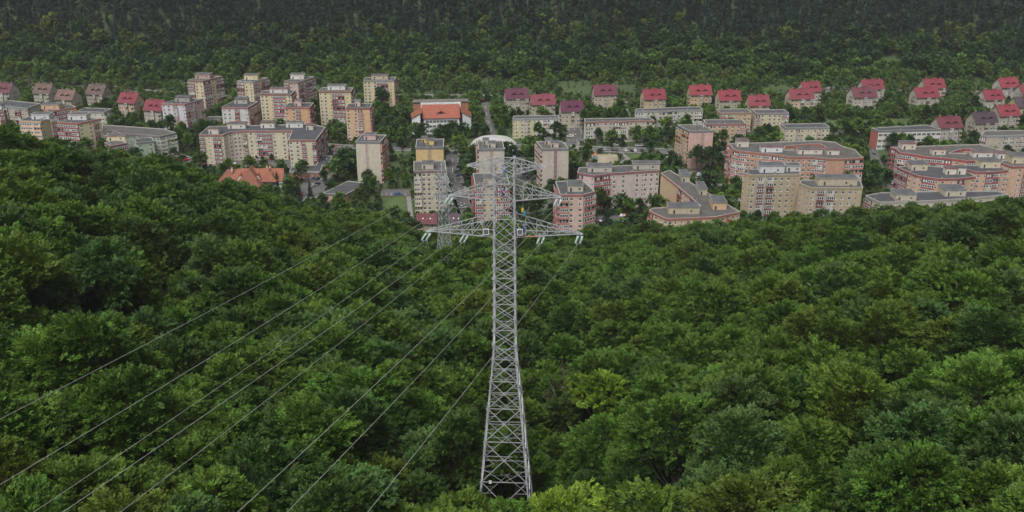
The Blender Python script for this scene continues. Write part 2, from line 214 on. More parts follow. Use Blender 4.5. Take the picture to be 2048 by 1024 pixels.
 {'n': 'apartment_tower', 'l': 'salmon tower with brick red balcony bands at the forest edge beside the pylon arm', 'c': 'apartment tower', 'p': [(21.0, 459.64), (22.3, 439.94), (33.18, 440.25), (38.7, 444.61), (33.75, 463.0), (26.86, 460.81)], 'H': 28, 'f': 10, 'pt': ['oooo', 'Bw.w', 'B', 'ww', 'w', 'w'], 'w': 'd6b09c', 't': 'a8605c', 'b': 'b8706a', 'h': [(26.15, 445.08, 0.0, 7.2, 8, 3, 'bfb29c', '7f807c')], 'g': 'apartment towers of the estate', 'hole': None, 'ws': None, 'st': None, 'z': 0},
 {'n': 'apartment_block', 'l': 'pale rose long block with wine red balcony columns behind the small car park', 'c': 'apartment block', 'p': [(34.22, 501.1), (42.75, 495.57), (51.21, 499.41), (68.19, 502.79), (77.55, 504.5), (77.89, 515.84), (35.78, 509.68)], 'H': 19.5, 'f': 7, 'pt': ['b..s', 'BB', 'ww.w', 'sw.w.w', 'BB', 'w', 'www', 'w'], 'w': 'c9b3ab', 't': '94505a', 'b': '99444e', 'h': [(39.83, 502.28, 0.0, 12.66, 6, 3, 'b9b0a0', '8a8c8c'), (64.05, 507.08, 0.0, 14.21, 6, 3, 'b3aa9a', '8a8c8c')], 'g': 'apartment blocks of the estate', 'hole': None, 'ws': None, 'st': None, 'z': 0},
 {'n': 'apartment_block', 'l': 'long L shaped orange and yellow block with dark flat roof running down to the forest', 'c': 'apartment block', 'p': [(64.99, 446.65), (66.57, 442.84), (70.46, 436.17), (71.82, 434.6), (94.97, 437.49), (107.52, 444.19), (83.92, 509.79), (78.53, 504.65), (83.84, 483.7), (90.43, 453.18), (67.47, 449.68)], 'H': 18, 'f': 7, 'pt': ['b', 'w', 'w', 'w', 'w.w.b.w.w', 'b.w', 'w.w.w.w', '.', 'wBwsws', 'Bwws.ws', 'w'], 'w': 'd3b27c', 't': 'b0604c', 'b': 'a85048', 'h': [(73.6, 442.16, 0.0, 14.45, 7, 3.2, 'bfb08c', '7c7f84'), (95.33, 448.02, 0.0, 6.5, 10, 3.5, 'd8aa70', '7c7f84'), (92.8, 469.57, 0.0, 3.77, 12, 3, 'b8ad92', '7c7f84'), (87.37, 490.4, 0.0, 4.02, 12, 3, 'b8ad92', '7c7f84')], 'g': 'apartment blocks of the estate', 'hole': None, 'ws': None, 'st': None, 'z': 0},
 {'n': 'apartment_tower', 'l': 'pink tower with blank gable, mustard balconies and aerials crowding its roof', 'c': 'apartment tower', 'p': [(99.17, 584.75), (103.95, 570.72), (118.35, 571.22), (113.57, 585.25)], 'H': 23, 'f': 9, 'pt': ['BB', '...V..', 'w', 'w'], 'w': 'd2a193', 't': '77777c', 'b': 'c08a3e', 'h': [], 'g': 'apartment towers of the estate', 'hole': None, 'ws': None, 'st': 'b58d84', 'z': 0},
 {'n': 'apartment_block', 'l': 'grey beige five storey block with brown awnings over its top balconies along the main street', 'c': 'apartment block', 'p': [(47.0, 626.6), (53.75, 628.59), (65.34, 629.92), (70.12, 629.26), (75.12, 629.92), (87.2, 631.26), (92.1, 630.93), (89.81, 638.37), (47.03, 635.98)], 'H': 13.5, 'f': 5, 'pt': ['B', 'w.ww', 'B', 'B', 'ww.w', 'B', 'w', 'w', 'w'], 'w': 'bdb29a', 't': 'a06a54', 'b': 'b5ac98', 'h': [], 'g': 'apartment blocks of the estate', 'hole': None, 'ws': None, 'st': None, 'z': 0},
 {'n': 'apartment_block', 'l': 'low block turning from beige to mint with a red roofed end', 'c': 'apartment block', 'p': [(82.62, 658.23), (90.15, 658.23), (101.22, 658.23), (111.34, 660.77), (122.89, 660.77), (128.4, 660.77), (128.17, 670.7), (84.22, 664.41)], 'H': 13, 'f': 5, 'pt': ['B', 'ww.w', 'BB', 'w.w.w', 'B', 'w', 'w', 'w'], 'w': 'b3b5a0', 't': '8f8f8c', 'b': 'b9b4a4', 'h': [], 'g': 'apartment blocks of the estate', 'hole': None, 'ws': None, 'st': None, 'z': 0},
 {'n': 'apartment_block', 'l': 'orange five storey block with purple awnings and white patched roof', 'c': 'apartment block', 'p': [(124.31, 622.01), (149.57, 623.31), (149.0, 634.3), (123.74, 632.99)], 'H': 13.5, 'f': 5, 'pt': ['Bw.wbw.w.wB', 'w', 'w', 'w'], 'w': 'c8a070', 't': '9a6060', 'b': 'b87c6c', 'h': [], 'g': 'apartment blocks of the estate', 'hole': None, 'ws': None, 'st': None, 'z': 0},
 {'n': 'apartment_block', 'l': 'orange yellow low block behind the purple awning block', 'c': 'apartment block', 'p': [(138.89, 652.51), (160.03, 653.93), (159.29, 664.91), (138.16, 663.49)], 'H': 13, 'f': 5, 'pt': ['Bww.www', 'w', 'w', 'w'], 'w': 'cba468', 't': 'a07a5a', 'b': 'b0685c', 'h': [], 'g': 'apartment blocks of the estate', 'hole': None, 'ws': None, 'st': None, 'z': 0},
 {'n': 'apartment_block', 'l': 'low block half yellow with pinkish balconied ends among conifers', 'c': 'apartment block', 'p': [(162.43, 651.78), (184.44, 652.5), (184.11, 662.5), (162.11, 661.78)], 'H': 13, 'f': 5, 'pt': ['bw.wwwB', 'w', 'w', 'w'], 'w': 'cdbd8c', 't': '8f8088', 'b': 'a8685c', 'h': [], 'g': 'apartment blocks of the estate', 'hole': None, 'ws': None, 'st': None, 'z': 0},
 {'n': 'apartment_block', 'l': 'pale yellow low block with grey roof above the large orange ring block', 'c': 'apartment block', 'p': [(173.32, 616.18), (201.76, 618.13), (201.07, 628.11), (172.64, 626.16)], 'H': 12.5, 'f': 4, 'pt': ['ww.bw.w.wbww', 'w', 'w', 'w'], 'w': 'cbbf92', 't': '7f8285', 'b': 'b8988c', 'h': [], 'g': 'apartment blocks of the estate', 'hole': None, 'ws': None, 'st': None, 'z': 0},
 {'n': 'school_building', 'l': 'long school building with brick red end, white and peach window bands', 'c': 'school', 'p': [(227.95, 618.04), (230.61, 611.61), (271.26, 614.81), (266.65, 625.93)], 'H': 12, 'f': 3, 'pt': ['..', 'WWWWWWWWWWWWW', 'w', 'w'], 'w': 'd6cec8', 't': '6f7377', 'b': 'a85048', 'h': [], 'g': None, 'hole': None, 'ws': ['b0503f', None, None, None], 'st': None, 'z': 0},
 {'n': 'apartment_block', 'l': 'grey beige block with pale balconies at the east edge below the red roofed houses', 'c': 'apartment block', 'p': [(287.46, 594.92), (289.56, 591.88), (297.35, 592.48), (319.07, 595.54), (321.37, 605.5), (294.17, 604.24)], 'H': 14, 'f': 5, 'pt': ['o', '.', 's.BwwBw', '.', 'w', 'w'], 'w': 'b8ab94', 't': '8f9294', 'b': 'b9aa9c', 'h': [], 'g': 'apartment blocks of the estate', 'hole': None, 'ws': None, 'st': None, 'z': 0},
 {'n': 'ring_block', 'l': 'large orange ring block with curved balconies and an inner court', 'c': 'apartment block', 'p': [(122.84, 552.93), (124.5, 551.6), (124.2, 542.29), (126.93, 539.09), (131.08, 537.5), (134.87, 536.4), (139.33, 534.35), (147.82, 530.77), (152.72, 527.38), (164.72, 527.69), (170.15, 525.86), (171.25, 524.34), (181.35, 524.34), (192.28, 526.62), (191.77, 530.77), (192.51, 541.49), (187.72, 547.97), (185.88, 557.12), (176.32, 561.03), (157.82, 557.97), (146.28, 556.28), (124.58, 554.27)], 'H': 20, 'f': 7, 'pt': ['o', 'o', 'B', 'B', 'w.w', 'sw', 'BB', 'B.w', 'w', 'BB', 'sw', '.', 'oB', 'B.', 'w', 'w', 'w', 'w', 'w', 'w', 'w', 'w'], 'w': 'c48e6e', 't': 'a8624a', 'b': 'b8766a', 'h': [(127.65, 547.97, 0.0, 6.53, 6, 3.5, 'cfc4b0', 'a8523c'), (138.94, 537.5, 0.0, 11.67, 5, 3, 'd6d6da', 'a8523c'), (158.55, 533.57, 0.0, 13.16, 5, 2.8, 'cfc6b8', 'a8523c'), (174.24, 532.32, 0.0, 6.45, 5, 2.8, 'cfc6b8', 'a8523c')], 'g': 'apartment blocks of the estate', 'hole': [(152.29, 541.49), (160.21, 540.69), (173.99, 543.1), (178.32, 545.52), (175.98, 553.26), (170.45, 553.26), (155.04, 548.79)], 'ws': None, 'st': None, 'z': 0},
 {'n': 'ring_block', 'l': 'large salmon ring block with crimson roof bands and court at the east side', 'c': 'apartment block', 'p': [(214.27, 546.97), (216.19, 543.04), (215.51, 536.85), (222.08, 532.28), (227.11, 528.54), (232.36, 526.6), (239.89, 524.1), (246.44, 520.45), (253.21, 520.45), (270.13, 520.45), (277.86, 535.32), (274.0, 541.17), (266.97, 552.24), (253.19, 551.28), (229.02, 548.56)], 'H': 20, 'f': 7, 'pt': ['o', 'w', 'B', 'w.w', 'BB', 'BB', 'w.', 'BB', 'w', 'w', 'w', 'w', 'w', 'w', 'w'], 'w': 'cc9772', 't': 'a83a44', 'b': '9c4850', 'h': [(219.05, 543.04, 0.0, 7.91, 6, 3.4, 'cfc0a8', 'a8583c'), (232.22, 532.28, 0.0, 7.12, 4, 3.2, 'cfc0b0', '9c3a40'), (252.64, 527.05, 0.0, 10.27, 5, 3, 'd2cdc4', 'b05a44'), (265.33, 524.83, 0.0, 7.67, 5, 3, 'd6d4d0', 'b05a44')], 'g': 'apartment blocks of the estate', 'hole': [(242.72, 535.32), (251.2, 533.8), (256.82, 536.85), (262.17, 541.17), (255.4, 543.82), (248.52, 539.93)], 'ws': None, 'st': None, 'z': 0},
 {'n': 'apartment_block', 'l': 'salmon block with dark red cornice in front of the crimson banded ring block', 'c': 'apartment block', 'p': [(205.82, 512.3), (207.03, 508.12), (208.58, 503.32), (210.83, 497.27), (219.63, 491.74), (229.91, 492.26), (240.47, 495.28), (240.01, 506.74), (226.2, 513.71), (216.11, 515.83)], 'H': 19, 'f': 7, 'pt': ['B', 'B', 'w.w', '.sBBs', '.w..w.', 'Bs.w', 'w', 'w', 'w', 'w'], 'w': 'd0a480', 't': '9c444c', 'b': '9a4c54', 'h': [(211.08, 506.74, 0.0, 8.68, 6, 3.6, 'c8b896', '6f7078'), (226.75, 499.95, 0.0, 5.51, 4, 3.2, 'd8d0bc', '9c444c'), (232.87, 499.95, 0.0, 4.29, 4, 3.6, 'd4cfc0', None)], 'g': 'apartment blocks of the estate', 'hole': None, 'ws': None, 'st': None, 'z': 0},
 {'n': 'apartment_block', 'l': 'salmon block with grey penthouse behind and above the dark red corniced one', 'c': 'apartment block', 'p': [(238.08, 504.7), (242.03, 498.58), (247.32, 498.58), (254.44, 499.93), (260.68, 501.96), (260.54, 508.86), (241.53, 510.96)], 'H': 20.5, 'f': 7, 'pt': ['w', 'w.s', 'BB', 'sw', 'w', 'w', 'w'], 'w': 'd2a582', 't': '9c444c', 'b': '9a4c54', 'h': [(247.44, 506.36, 0.0, 10.32, 7, 3.6, 'cfc098', '7a7c80')], 'g': 'apartment blocks of the estate', 'hole': None, 'ws': None, 'st': None, 'z': 0},
 {'n': 'apartment_block', 'l': 'salmon block with cream roof hut cut off by the east edge of the view', 'c': 'apartment block', 'p': [(258.01, 507.04), (260.98, 500.1), (267.83, 500.78), (278.64, 502.85), (281.6, 510.57), (261.59, 511.28)], 'H': 23, 'f': 8, 'pt': ['w', '.w', 'BB.', 'w', 'w', 'w'], 'w': 'd2a582', 't': '9c444c', 'b': '9a4c54', 'h': [(263.25, 506.33, 0.0, 8.86, 8, 3.8, 'c8b88e', '8a8c8c')], 'g': 'apartment blocks of the estate', 'hole': None, 'ws': None, 'st': None, 'z': 0},
 {'n': 'apartment_tower', 'l': 'sandy beige tower with long white roof hut and pale lift column', 'c': 'apartment tower', 'p': [(115.47, 477.52), (118.59, 472.91), (143.25, 474.61), (144.74, 483.57), (117.35, 482.89)], 'H': 27, 'f': 9, 'pt': ['s.s', 'w.BVBw.w.w.s..', 'w', 'w', 'w'], 'w': 'b9a47c', 't': 'a49472', 'b': '7a4a46', 'h': [(123.64, 477.52, 0.0, 12.26, 6, 3.6, 'c9c9cc', '8a8c90'), (137.21, 479.52, 0.0, 7.26, 5, 3, 'c4c2bc', 'a8a8a0')], 'g': 'apartment towers of the estate', 'hole': None, 'ws': None, 'st': 'b9b4a4', 'z': 0},
 {'n': 'apartment_tower', 'l': 'sandy beige tower with overhanging flat roof slab, east of its white hutted twin', 'c': 'apartment tower', 'p': [(140.76, 466.25), (144.32, 459.16), (169.38, 459.4), (171.77, 470.7), (143.11, 471.35)], 'H': 25, 'f': 8, 'pt': ['s.s', 'w.BVBw.w.w.s..', 'w', 'w', 'w'], 'w': 'bba782', 't': 'a49472', 'b': '7a4a46', 'h': [(148.82, 463.37, 0.0, 19.02, 6, 3.6, 'bfae8c', '8f9088')], 'g': 'apartment towers of the estate', 'hole': None, 'ws': None, 'st': 'b9b4a4', 'z': 0},
 {'n': 'low_block', 'l': 'low cream stepped building with skylit grey roofs along the forest edge', 'c': 'terrace block', 'p': [(177.97, 476.97), (179.63, 471.57), (181.53, 466.85), (199.71, 468.02), (216.9, 470.38), (237.64, 475.16), (250.67, 478.8), (246.96, 483.73), (219.11, 483.73), (187.22, 481.25)], 'H': 15, 'f': 5, 'pt': ['B', 'w', 'w.w.', 'w.w.w.w', 'w.w.w', '.', 'w', 'w', 'w', 'w'], 'w': 'c9bfa6', 't': 'a39f90', 'b': 'a8604c', 'h': [(190.29, 469.79, 0.0, 10.28, 8, 3.2, 'c4b79c', '84888c'), (217.35, 476.37, 0.0, 10.6, 9, 3.2, 'c4b79c', '84888c')], 'g': None, 'hole': None, 'ws': None, 'st': None, 'z': 0},
]
HOUSES=[
 (-379.23, 720.43, -0.19, 13.81, 13.0, 11.5, 6.0, 4, '8a4a56', 'b9b4a8', 'dull rose roofed house at the west edge below the wood'),
 (-349.41, 717.81, -0.186, 14.03, 13.0, 11.5, 6.0, 4, '7d5848', 'b5ab95', 'brown roofed house with pale patched tiles, northernmost of three brown roofs'),
 (-325.14, 698.74, -0.217, 14.33, 13.0, 11.5, 6.0, 4, '8f6450', 'b9ac90', 'light brown roofed house between the other two brown roofs'),
 (-309.83, 715.22, -0.203, 14.4, 13.0, 11.5, 6.0, 4, '755248', 'a89c84', 'dark brown roofed house with balconies between windows'),
 (-277.39, 689.55, -0.253, 14.45, 13.0, 11.5, 6.0, 4, 'a8334c', 'cfa878', 'crimson roofed house with orange walls west of the white and pink slab'),
 (-251.96, 667.79, -0.236, 14.57, 13.0, 11.5, 6.0, 4, 'a82f48', 'b4a890', 'crimson roofed house half hidden by the white and pink slab'),
 (-4.58, 699.28, 0.138, 17.43, 13.0, 11.5, 6.0, 4, '7f3354', 'b9a88c', 'purple roofed house, westernmost of the stepped row of three'),
 (13.28, 681.72, 0.109, 17.56, 13.0, 11.5, 6.0, 4, 'a63f55', 'b8a484', 'rose roofed house in the middle of the stepped row of three'),
 (33.26, 662.4, 0.115, 15.82, 13.0, 11.5, 6.0, 4, '7a2a56', 'bfae90', 'deep purple roofed house at the lower end of the stepped row of three'),
 (59.26, 711.45, 0.095, 17.36, 13.0, 11.5, 6.0, 4, '8c3550', 'c0ab88', 'wine roofed house with white balconies beside the steep meadow path'),
 (93.86, 697.29, 0.17, 16.51, 13.0, 11.5, 6.0, 4, 'b02c42', 'd0b06e', 'bright red roofed house with yellow walls, three dormer brows'),
 (128.69, 711.45, 0.075, 16.45, 13.0, 11.5, 6.0, 4, 'b53043', 'd0a860', 'bright red roofed house with orange yellow walls, west end of a row of three'),
 (146.37, 694.52, 0.096, 16.42, 13.0, 11.5, 6.0, 4, 'b52b42', 'bfb090', 'bright red roofed house with beige walls, middle of a row of three'),
 (164.37, 679.06, 0.075, 15.08, 13.0, 11.5, 6.0, 4, 'b0384c', 'cf9c74', 'red roofed house with peach walls, east end of a row of three'),
 (213.05, 721.62, 0.146, 14.76, 13.0, 11.5, 6.0, 4, 'ad3048', 'bfb8a8', 'red roofed house peeking out behind the peach walled house'),
 (197.85, 698.69, 0.113, 17.96, 13.0, 11.5, 6.0, 4, 'a83a4e', 'cfb088', 'red roofed house with peach walls and a white skylight'),
 (259.59, 729.42, 0.105, 16.7, 13.0, 11.5, 6.0, 4, 'a83048', 'bdb6a6', 'red roofed house behind the dull rose roofed house in the tree gap'),
 (244.49, 703.58, 0.181, 18.33, 13.0, 11.5, 6.0, 4, '8f4454', 'bfb5a0', 'dull rose roofed house with cream walls in front of the tree gap'),
 (306.19, 732.49, 0.081, 16.45, 13.0, 11.5, 6.0, 4, 'ad2f42', 'c0b79f', 'red roofed house, rear one of the overlapping pair under the brown meadow'),
 (289.4, 703.58, 0.138, 17.87, 13.0, 11.5, 6.0, 4, 'ad2f42', 'b5aa98', 'red roofed house, front one of the overlapping pair under the brown meadow'),
 (363.9, 735.15, 0.143, 15.63, 13.0, 11.5, 6.0, 4, 'b53046', 'c4beb0', 'red roofed house highest on the slope near the east edge'),
 (335.23, 695.87, 0.16, 15.2, 13.0, 11.5, 6.0, 4, 'ad2f46', 'c2bcae', 'red roofed house with long white gable wall near the east edge'),
 (324.68, 650.53, 0.161, 15.62, 13.0, 11.5, 6.0, 4, 'b03045', 'b5ad98', 'red roofed house in front of the grey purple roofed pair'),
 (300.49, 631.5, 0.166, 16.34, 13.0, 11.5, 6.0, 4, '5f4a58', 'b5a78c', 'grey purple roofed house with ochre balconies'),
 (272.51, 619.91, 0.14, 16.45, 13.0, 11.5, 6.0, 4, '8f3a4c', 'b8b0a0', 'wine red roofed house behind the spire shaped conifers by the school'),
 (347.59, 674.78, 0.136, 16.91, 13.0, 11.5, 6.0, 4, '665260', 'cbb46e', 'grey purple roofed house with yellow walls at the east edge'),
 (369.0, 712.28, 0.15, 16.89, 13.0, 11.5, 6.0, 4, 'a83448', 'b8b0a0', 'red roofed house cut off by the east edge of the view'),
 (-47.39, 461.07, -0.035, 10.49, 9, 6, 4, 2, '8c3a44', 'c0a890', 'small red roofed house with skylights at the forest edge beside the second pylon'),
 (-31.62, 462.68, -0.176, 7.1, 8.5, 6, 3.5, 2, '6b5260', 'cc9a78', 'small brown purple roofed house with salmon gable beside the second pylon'),
]
SPECIAL={'hotel': ((-46.72, 648.1), 0.088, 24.88), 'mansion': ((-141.9, 526.4), 0.024, 30.52), 'dome': ((-11.65, 607.36), 0.0, 29.59)}
ROADS=[
 ('street', 9.0, [(-149.71, 624.48), (-103.16, 615.25), (-77.56, 614.11), (-39.41, 614.11), (8.29, 616.39), (55.76, 611.85), (96.31, 607.36), (129.66, 600.75), (176.95, 591.07)], 'main street'),
 ('street', 7.0, [(-410.83, 761.66), (-375.23, 768.42), (-327.2, 765.03), (-281.72, 756.67), (-245.22, 750.1), (-190.03, 742.04), (-137.51, 743.64), (-85.12, 748.48), (-28.12, 748.48), (21.07, 740.44), (62.22, 737.27), (104.27, 743.64), (148.73, 738.85), (203.29, 746.86), (262.07, 765.03), (338.24, 761.66), (403.32, 737.27)], 'back road'),
 ('street', 5.0, [(-12.4, 614.11), (-12.98, 646.19), (-17.19, 685.55), (-20.24, 737.27)], 'side street'),
 ('street', 7.0, [(36.81, 612.98), (41.26, 646.19), (44.92, 685.55)], 'side'),
 ('street', 7.0, [(96.31, 607.36), (106.47, 573.52), (116.28, 531.25), (122.27, 494.16)], 's'),
 ('street', 6.0, [(-103.16, 615.25), (-100.68, 578.58), (-106.06, 556.87), (-112.12, 526.89), (-113.57, 506.01)], 's'),
 ('street', 7.0, [(5.06, 610.72), (7.6, 558.79), (9.9, 490.32)], 's'),
 ('street', 6.5, [(-37.64, 610.72), (-35.05, 563.62), (-26.89, 514.18), (-21.6, 482.8)], 's'),
 ('street', 6.0, [(180.83, 656.28), (204.95, 646.19), (241.56, 656.28)], 's'),
 ('street', 6.0, [(228.05, 610.72), (215.11, 558.79), (209.55, 518.36), (205.0, 498.06)], 's'),
 ('street', 6.0, [(-219.51, 610.72), (-197.21, 588.95), (-177.66, 573.52), (-163.91, 566.56)], 's'),
 ('path', 2.5, [(-56.79, 520.05), (-54.04, 499.63), (-51.08, 479.11)], 'p'),
 ('path', 2.2, [(83.21, 737.27), (83.34, 706.88), (82.76, 678.69)], 'p'),
 ('path', 3.0, [(67.76, 605.15), (71.27, 591.07), (65.31, 580.63), (52.89, 576.55), (44.01, 578.58)], 'p'),
]
AREAS=[
 ('car_park', [(-169.5, 567.54), (-130.08, 567.54), (-134.01, 586.85), (-174.6, 586.85)], 'asphalt'),
 ('car_park', [(-117.68, 515.85), (-98.61, 515.85), (-109.06, 554.02), (-120.09, 554.02)], 'asphalt'),
 ('car_park', [(-71.88, 520.05), (-55.42, 520.05), (-57.02, 531.25), (-73.34, 532.13)], 'asphalt'),
 ('car_park', [(-31.88, 482.8), (22.63, 482.8), (22.0, 514.18), (-33.68, 514.18)], 'asphalt'),
 ('car_park', [(1.7, 538.35), (14.42, 538.35), (13.55, 563.62), (2.36, 563.62)], 'asphalt'),
 ('car_park', [(42.12, 475.47), (60.39, 475.47), (60.82, 488.8), (43.66, 488.8)], 'asphalt'),
 ('car_park', [(34.43, 629.19), (46.78, 629.19), (45.88, 656.28), (37.45, 656.28)], 'asphalt'),
 ('car_park', [(146.74, 651.2), (162.82, 651.2), (164.0, 664.04), (150.02, 664.04)], 'asphalt'),
 ('playground', [(44.82, 581.66), (64.81, 581.66), (65.76, 600.75), (48.62, 600.75)], 'sand'),
 ('lawn', [(-68.15, 485.03), (-53.18, 485.03), (-57.61, 520.05), (-71.43, 520.89)], 'lawn'),
 ('lawn', [(66.44, 585.81), (83.77, 587.9), (85.19, 604.04), (69.53, 604.04)], 'lawn'),
 ('lawn', [(-73.66, 593.2), (-62.25, 593.2), (-63.68, 608.48), (-75.35, 608.48)], 'lawn'),
 ('lawn', [(209.29, 661.43), (244.13, 664.04), (249.5, 685.55), (219.67, 685.55)], 'lawn'),
 ('lawn', [(243.28, 666.66), (276.77, 669.3), (280.35, 688.32), (252.17, 688.32)], 'lawn'),
 ('lawn', [(-26.95, 714.26), (-14.2, 714.26), (-14.59, 735.7), (-27.68, 735.7)], 'lawn'),
]
PLAY=(51.0, 591.07)
SHED=(18.95, 488.04)
SPECIAL_TREES=[
 (-73.12, 506.01, 'poplar', 0.95, 'mid', 'poplar_tree', 'tall columnar poplar beside the yellow green lawn', None),
 (-79.4, 520.89, 'mid', 1.15, 'mid', 'broadleaf_tree', 'leafy tree between the salmon pavilion and the tall poplar', None),
 (-130.06, 527.76, 'spruce', 0.9, 'spruce', 'spruce_tree', 'dark spruce in front of the white gable of the orange roofed villa', None),
 (-110.4, 519.2, 'spruce', 0.7, 'spruce', 'spruce_tree', 'small dark spruce between the car park and the salmon pavilion', None),
 (-136.88, 538.35, 'mid', 1.2, 'mid', 'broadleaf_tree', 'green tree touching the east gable of the orange roofed villa', None),
 (-121.8, 556.87, 'mid', 1.1, 'dark', 'broadleaf_tree', 'round dark tree in front of the low brick annex', None),
 (-120.41, 543.79, 'mid', 1.15, 'mid', 'broadleaf_tree', 'bushy tree between the brick annex and the villa', None),
 (-99.44, 544.71, 'mid2', 1.5, 'mid', 'broadleaf_tree', 'big round green tree in front of the dark grove', None),
 (-96.74, 556.87, 'mid2', 1.9, 'dark', 'broadleaf_tree', 'massive dark grove tree west of the beige tower with striped gable', None),
 (-92.1, 553.08, 'mid2', 1.8, 'dark', 'broadleaf_tree', 'massive dark grove tree touching the beige tower with striped gable', None),
 (-97.05, 574.53, 'mid2', 1.5, 'dark', 'broadleaf_tree', 'dark tree at the back of the grove by the beige tower', None),
 (-107.29, 543.79, 'mid', 0.9, 'dark', 'broadleaf_tree', 'narrow dark tree at the corner of the salmon pavilion car park', None),
 (-92.92, 702.52, 'mid', 1.55, 'dark', 'broadleaf_tree', 'very tall dark tree in front of the beige hutted yellow tower', 2.1),
 (288.46, 629.19, 'spruce', 1.25, 'spruce', 'spruce_tree', 'tallest dark spire conifer east of the long school', 1.45),
 (280.19, 628.01, 'spruce', 0.9, 'blue', 'spruce_tree', 'bluish conifer beside the tallest spire conifer by the school', None),
 (176.98, 631.57, 'spruce', 0.95, 'spruce', 'spruce_tree', 'dark conifer at the west end of the pale yellow low block', None),
 (174.11, 629.19, 'spruce', 0.9, 'spruce', 'spruce_tree', 'second dark conifer at the pale yellow low block, slightly shorter', None),
 (213.9, 705.42, 'spruce', 0.8, 'spruce', 'spruce_tree', 'dark conifer against the peach wall of a red roofed house', None),
 (164.1, 661.43, 'spruce', 0.9, 'spruce', 'spruce_tree', 'dark conifer between two orange low blocks', None),
 (10.34, 485.78, 'mid', 1.5, 'mid', 'broadleaf_tree', 'tall olive green tree in the court below the pylon arm', 2.0),
 (14.07, 490.32, 'mid', 1.15, 'light', 'broadleaf_tree', 'bright green tree in the court below the pylon arm', None),
 (108.67, 563.62, 'mid', 1.45, 'dark', 'pine_tree', 'broad dark pine at the foot of the pink tower, west one', 1.7),
 (115.62, 564.6, 'mid', 1.35, 'dark', 'pine_tree', 'broad dark pine at the foot of the pink tower, east one', 1.6),
 (80.88, 629.19, 'mid2', 1.15, 'light', 'broadleaf_tree', 'round bright tree in front of the grey beige five storey block', None),
 (65.94, 629.19, 'mid', 0.85, 'mid', 'broadleaf_tree', 'slim tree before the awning of the grey beige five storey block', None),
 (55.68, 626.83, 'mid', 0.95, 'dark', 'broadleaf_tree', 'dark tree at the west end of the grey beige five storey block', None),
 (87.38, 629.19, 'spruce', 0.85, 'spruce', 'spruce_tree', 'conifer before the east end of the grey beige five storey block', None),
 (12.62, 644.95, 'mid', 0.8, 'mid', 'broadleaf_tree', 'conical tree before the yellow half of the yellow and white block', 1.2),
 (20.22, 643.71, 'mid2', 0.95, 'dark', 'broadleaf_tree', 'round dark tree before the white half of the yellow and white block', None),
 (-63.22, 638.81, 'mid2', 1.1, 'mid', 'broadleaf_tree', 'green tree before the west wing of the orange roofed hall', None),
 (-58.84, 637.59, 'mid2', 1.2, 'dark', 'broadleaf_tree', 'dark round tree before the west wing of the orange roofed hall', None),
 (-47.41, 643.71, 'mid', 0.8, 'mid', 'broadleaf_tree', 'small tree before the porch of the orange roofed hall', None),
 (-39.19, 638.81, 'mid', 1.15, 'dark', 'broadleaf_tree', 'dark tree before the east windows of the orange roofed hall', None),
 (-32.99, 640.03, 'mid2', 1.25, 'dark', 'broadleaf_tree', 'dark round tree before the east wing of the orange roofed hall', None),
 (-23.42, 640.03, 'mid2', 1.3, 'dark', 'broadleaf_tree', 'dark round tree beside the road east of the orange roofed hall', None),
 (-23.44, 661.43, 'mid', 1.0, 'mid', 'broadleaf_tree', 'green tree on the lane east of the orange roofed hall', None),
 (-70.37, 628.01, 'mid2', 1.2, 'mid', 'broadleaf_tree', 'round tree west of the mustard tower by the street', None),
 (-31.31, 610.72, 'mid2', 1.15, 'light', 'broadleaf_tree', 'bright green tree between the mustard tower and the white dome', None),
 (-34.97, 601.84, 'mid2', 1.25, 'light', 'broadleaf_tree', 'fresh green tree in the grove between the mustard tower and dome', None),
 (-30.11, 591.07, 'mid2', 1.1, 'mid', 'broadleaf_tree', 'green tree low in the grove between the mustard tower and dome', None),
 (-25.55, 547.47, 'mid2', 1.4, 'dark', 'broadleaf_tree', 'dark tree beside the lane behind the pylon top', None),
 (7.42, 595.34, 'mid2', 1.0, 'light', 'broadleaf_tree', 'bright tree between the white dome and the dish tower', None),
 (11.28, 604.04, 'mid2', 1.2, 'mid', 'broadleaf_tree', 'green tree between the white dome and the dish tower', None),
 (8.92, 549.33, 'mid2', 1.3, 'dark', 'broadleaf_tree', 'dark spreading tree at the foot of the dish tower, west one', None),
 (14.42, 538.35, 'mid2', 1.4, 'dark', 'broadleaf_tree', 'dark spreading tree at the foot of the dish tower, east one', None),
 (58.22, 496.49, 'mid2', 1.15, 'dark', 'broadleaf_tree', 'round dark tree before the pale rose long block', None),
 (66.37, 491.85, 'mid', 1.0, 'dark', 'broadleaf_tree', 'dark tree at the inner corner of the rose and L shaped blocks', None),
 (45.74, 488.8, 'mid', 1.25, 'olive', 'broadleaf_tree', 'tall olive tree between the salmon tower and the rose block', 1.6),
 (49.77, 490.32, 'mid2', 1.1, 'dark', 'broadleaf_tree', 'dark tree behind the small car park of the rose block', None),
 (-152.43, 565.58, 'mid', 0.8, 'olive', 'broadleaf_tree', 'lone olive tree in the court of the winged block', None),
 (-146.68, 567.54, 'mid', 0.85, 'mid', 'broadleaf_tree', 'lone green tree in the court of the winged block', None),
 (-135.18, 563.62, 'mid2', 0.95, 'mid', 'broadleaf_tree', 'round green tree behind the roof of the villa', None),
]
MEADOWS=[[(294.48, 785), (328.48, 785), (328.48, 812), (294.48, 812)], [(337.62, 772), (369.62, 772), (369.62, 815), (337.62, 815)], [(34.24, 748), (62.24, 748), (62.24, 775), (34.24, 775)], [(-165.62, 745), (-145.62, 745), (-145.62, 770), (-165.62, 770)], [(75.64, 750), (95.64, 750), (95.64, 768), (75.64, 768)], [(193.23, 748), (217.23, 748), (217.23, 765), (193.23, 765)]]
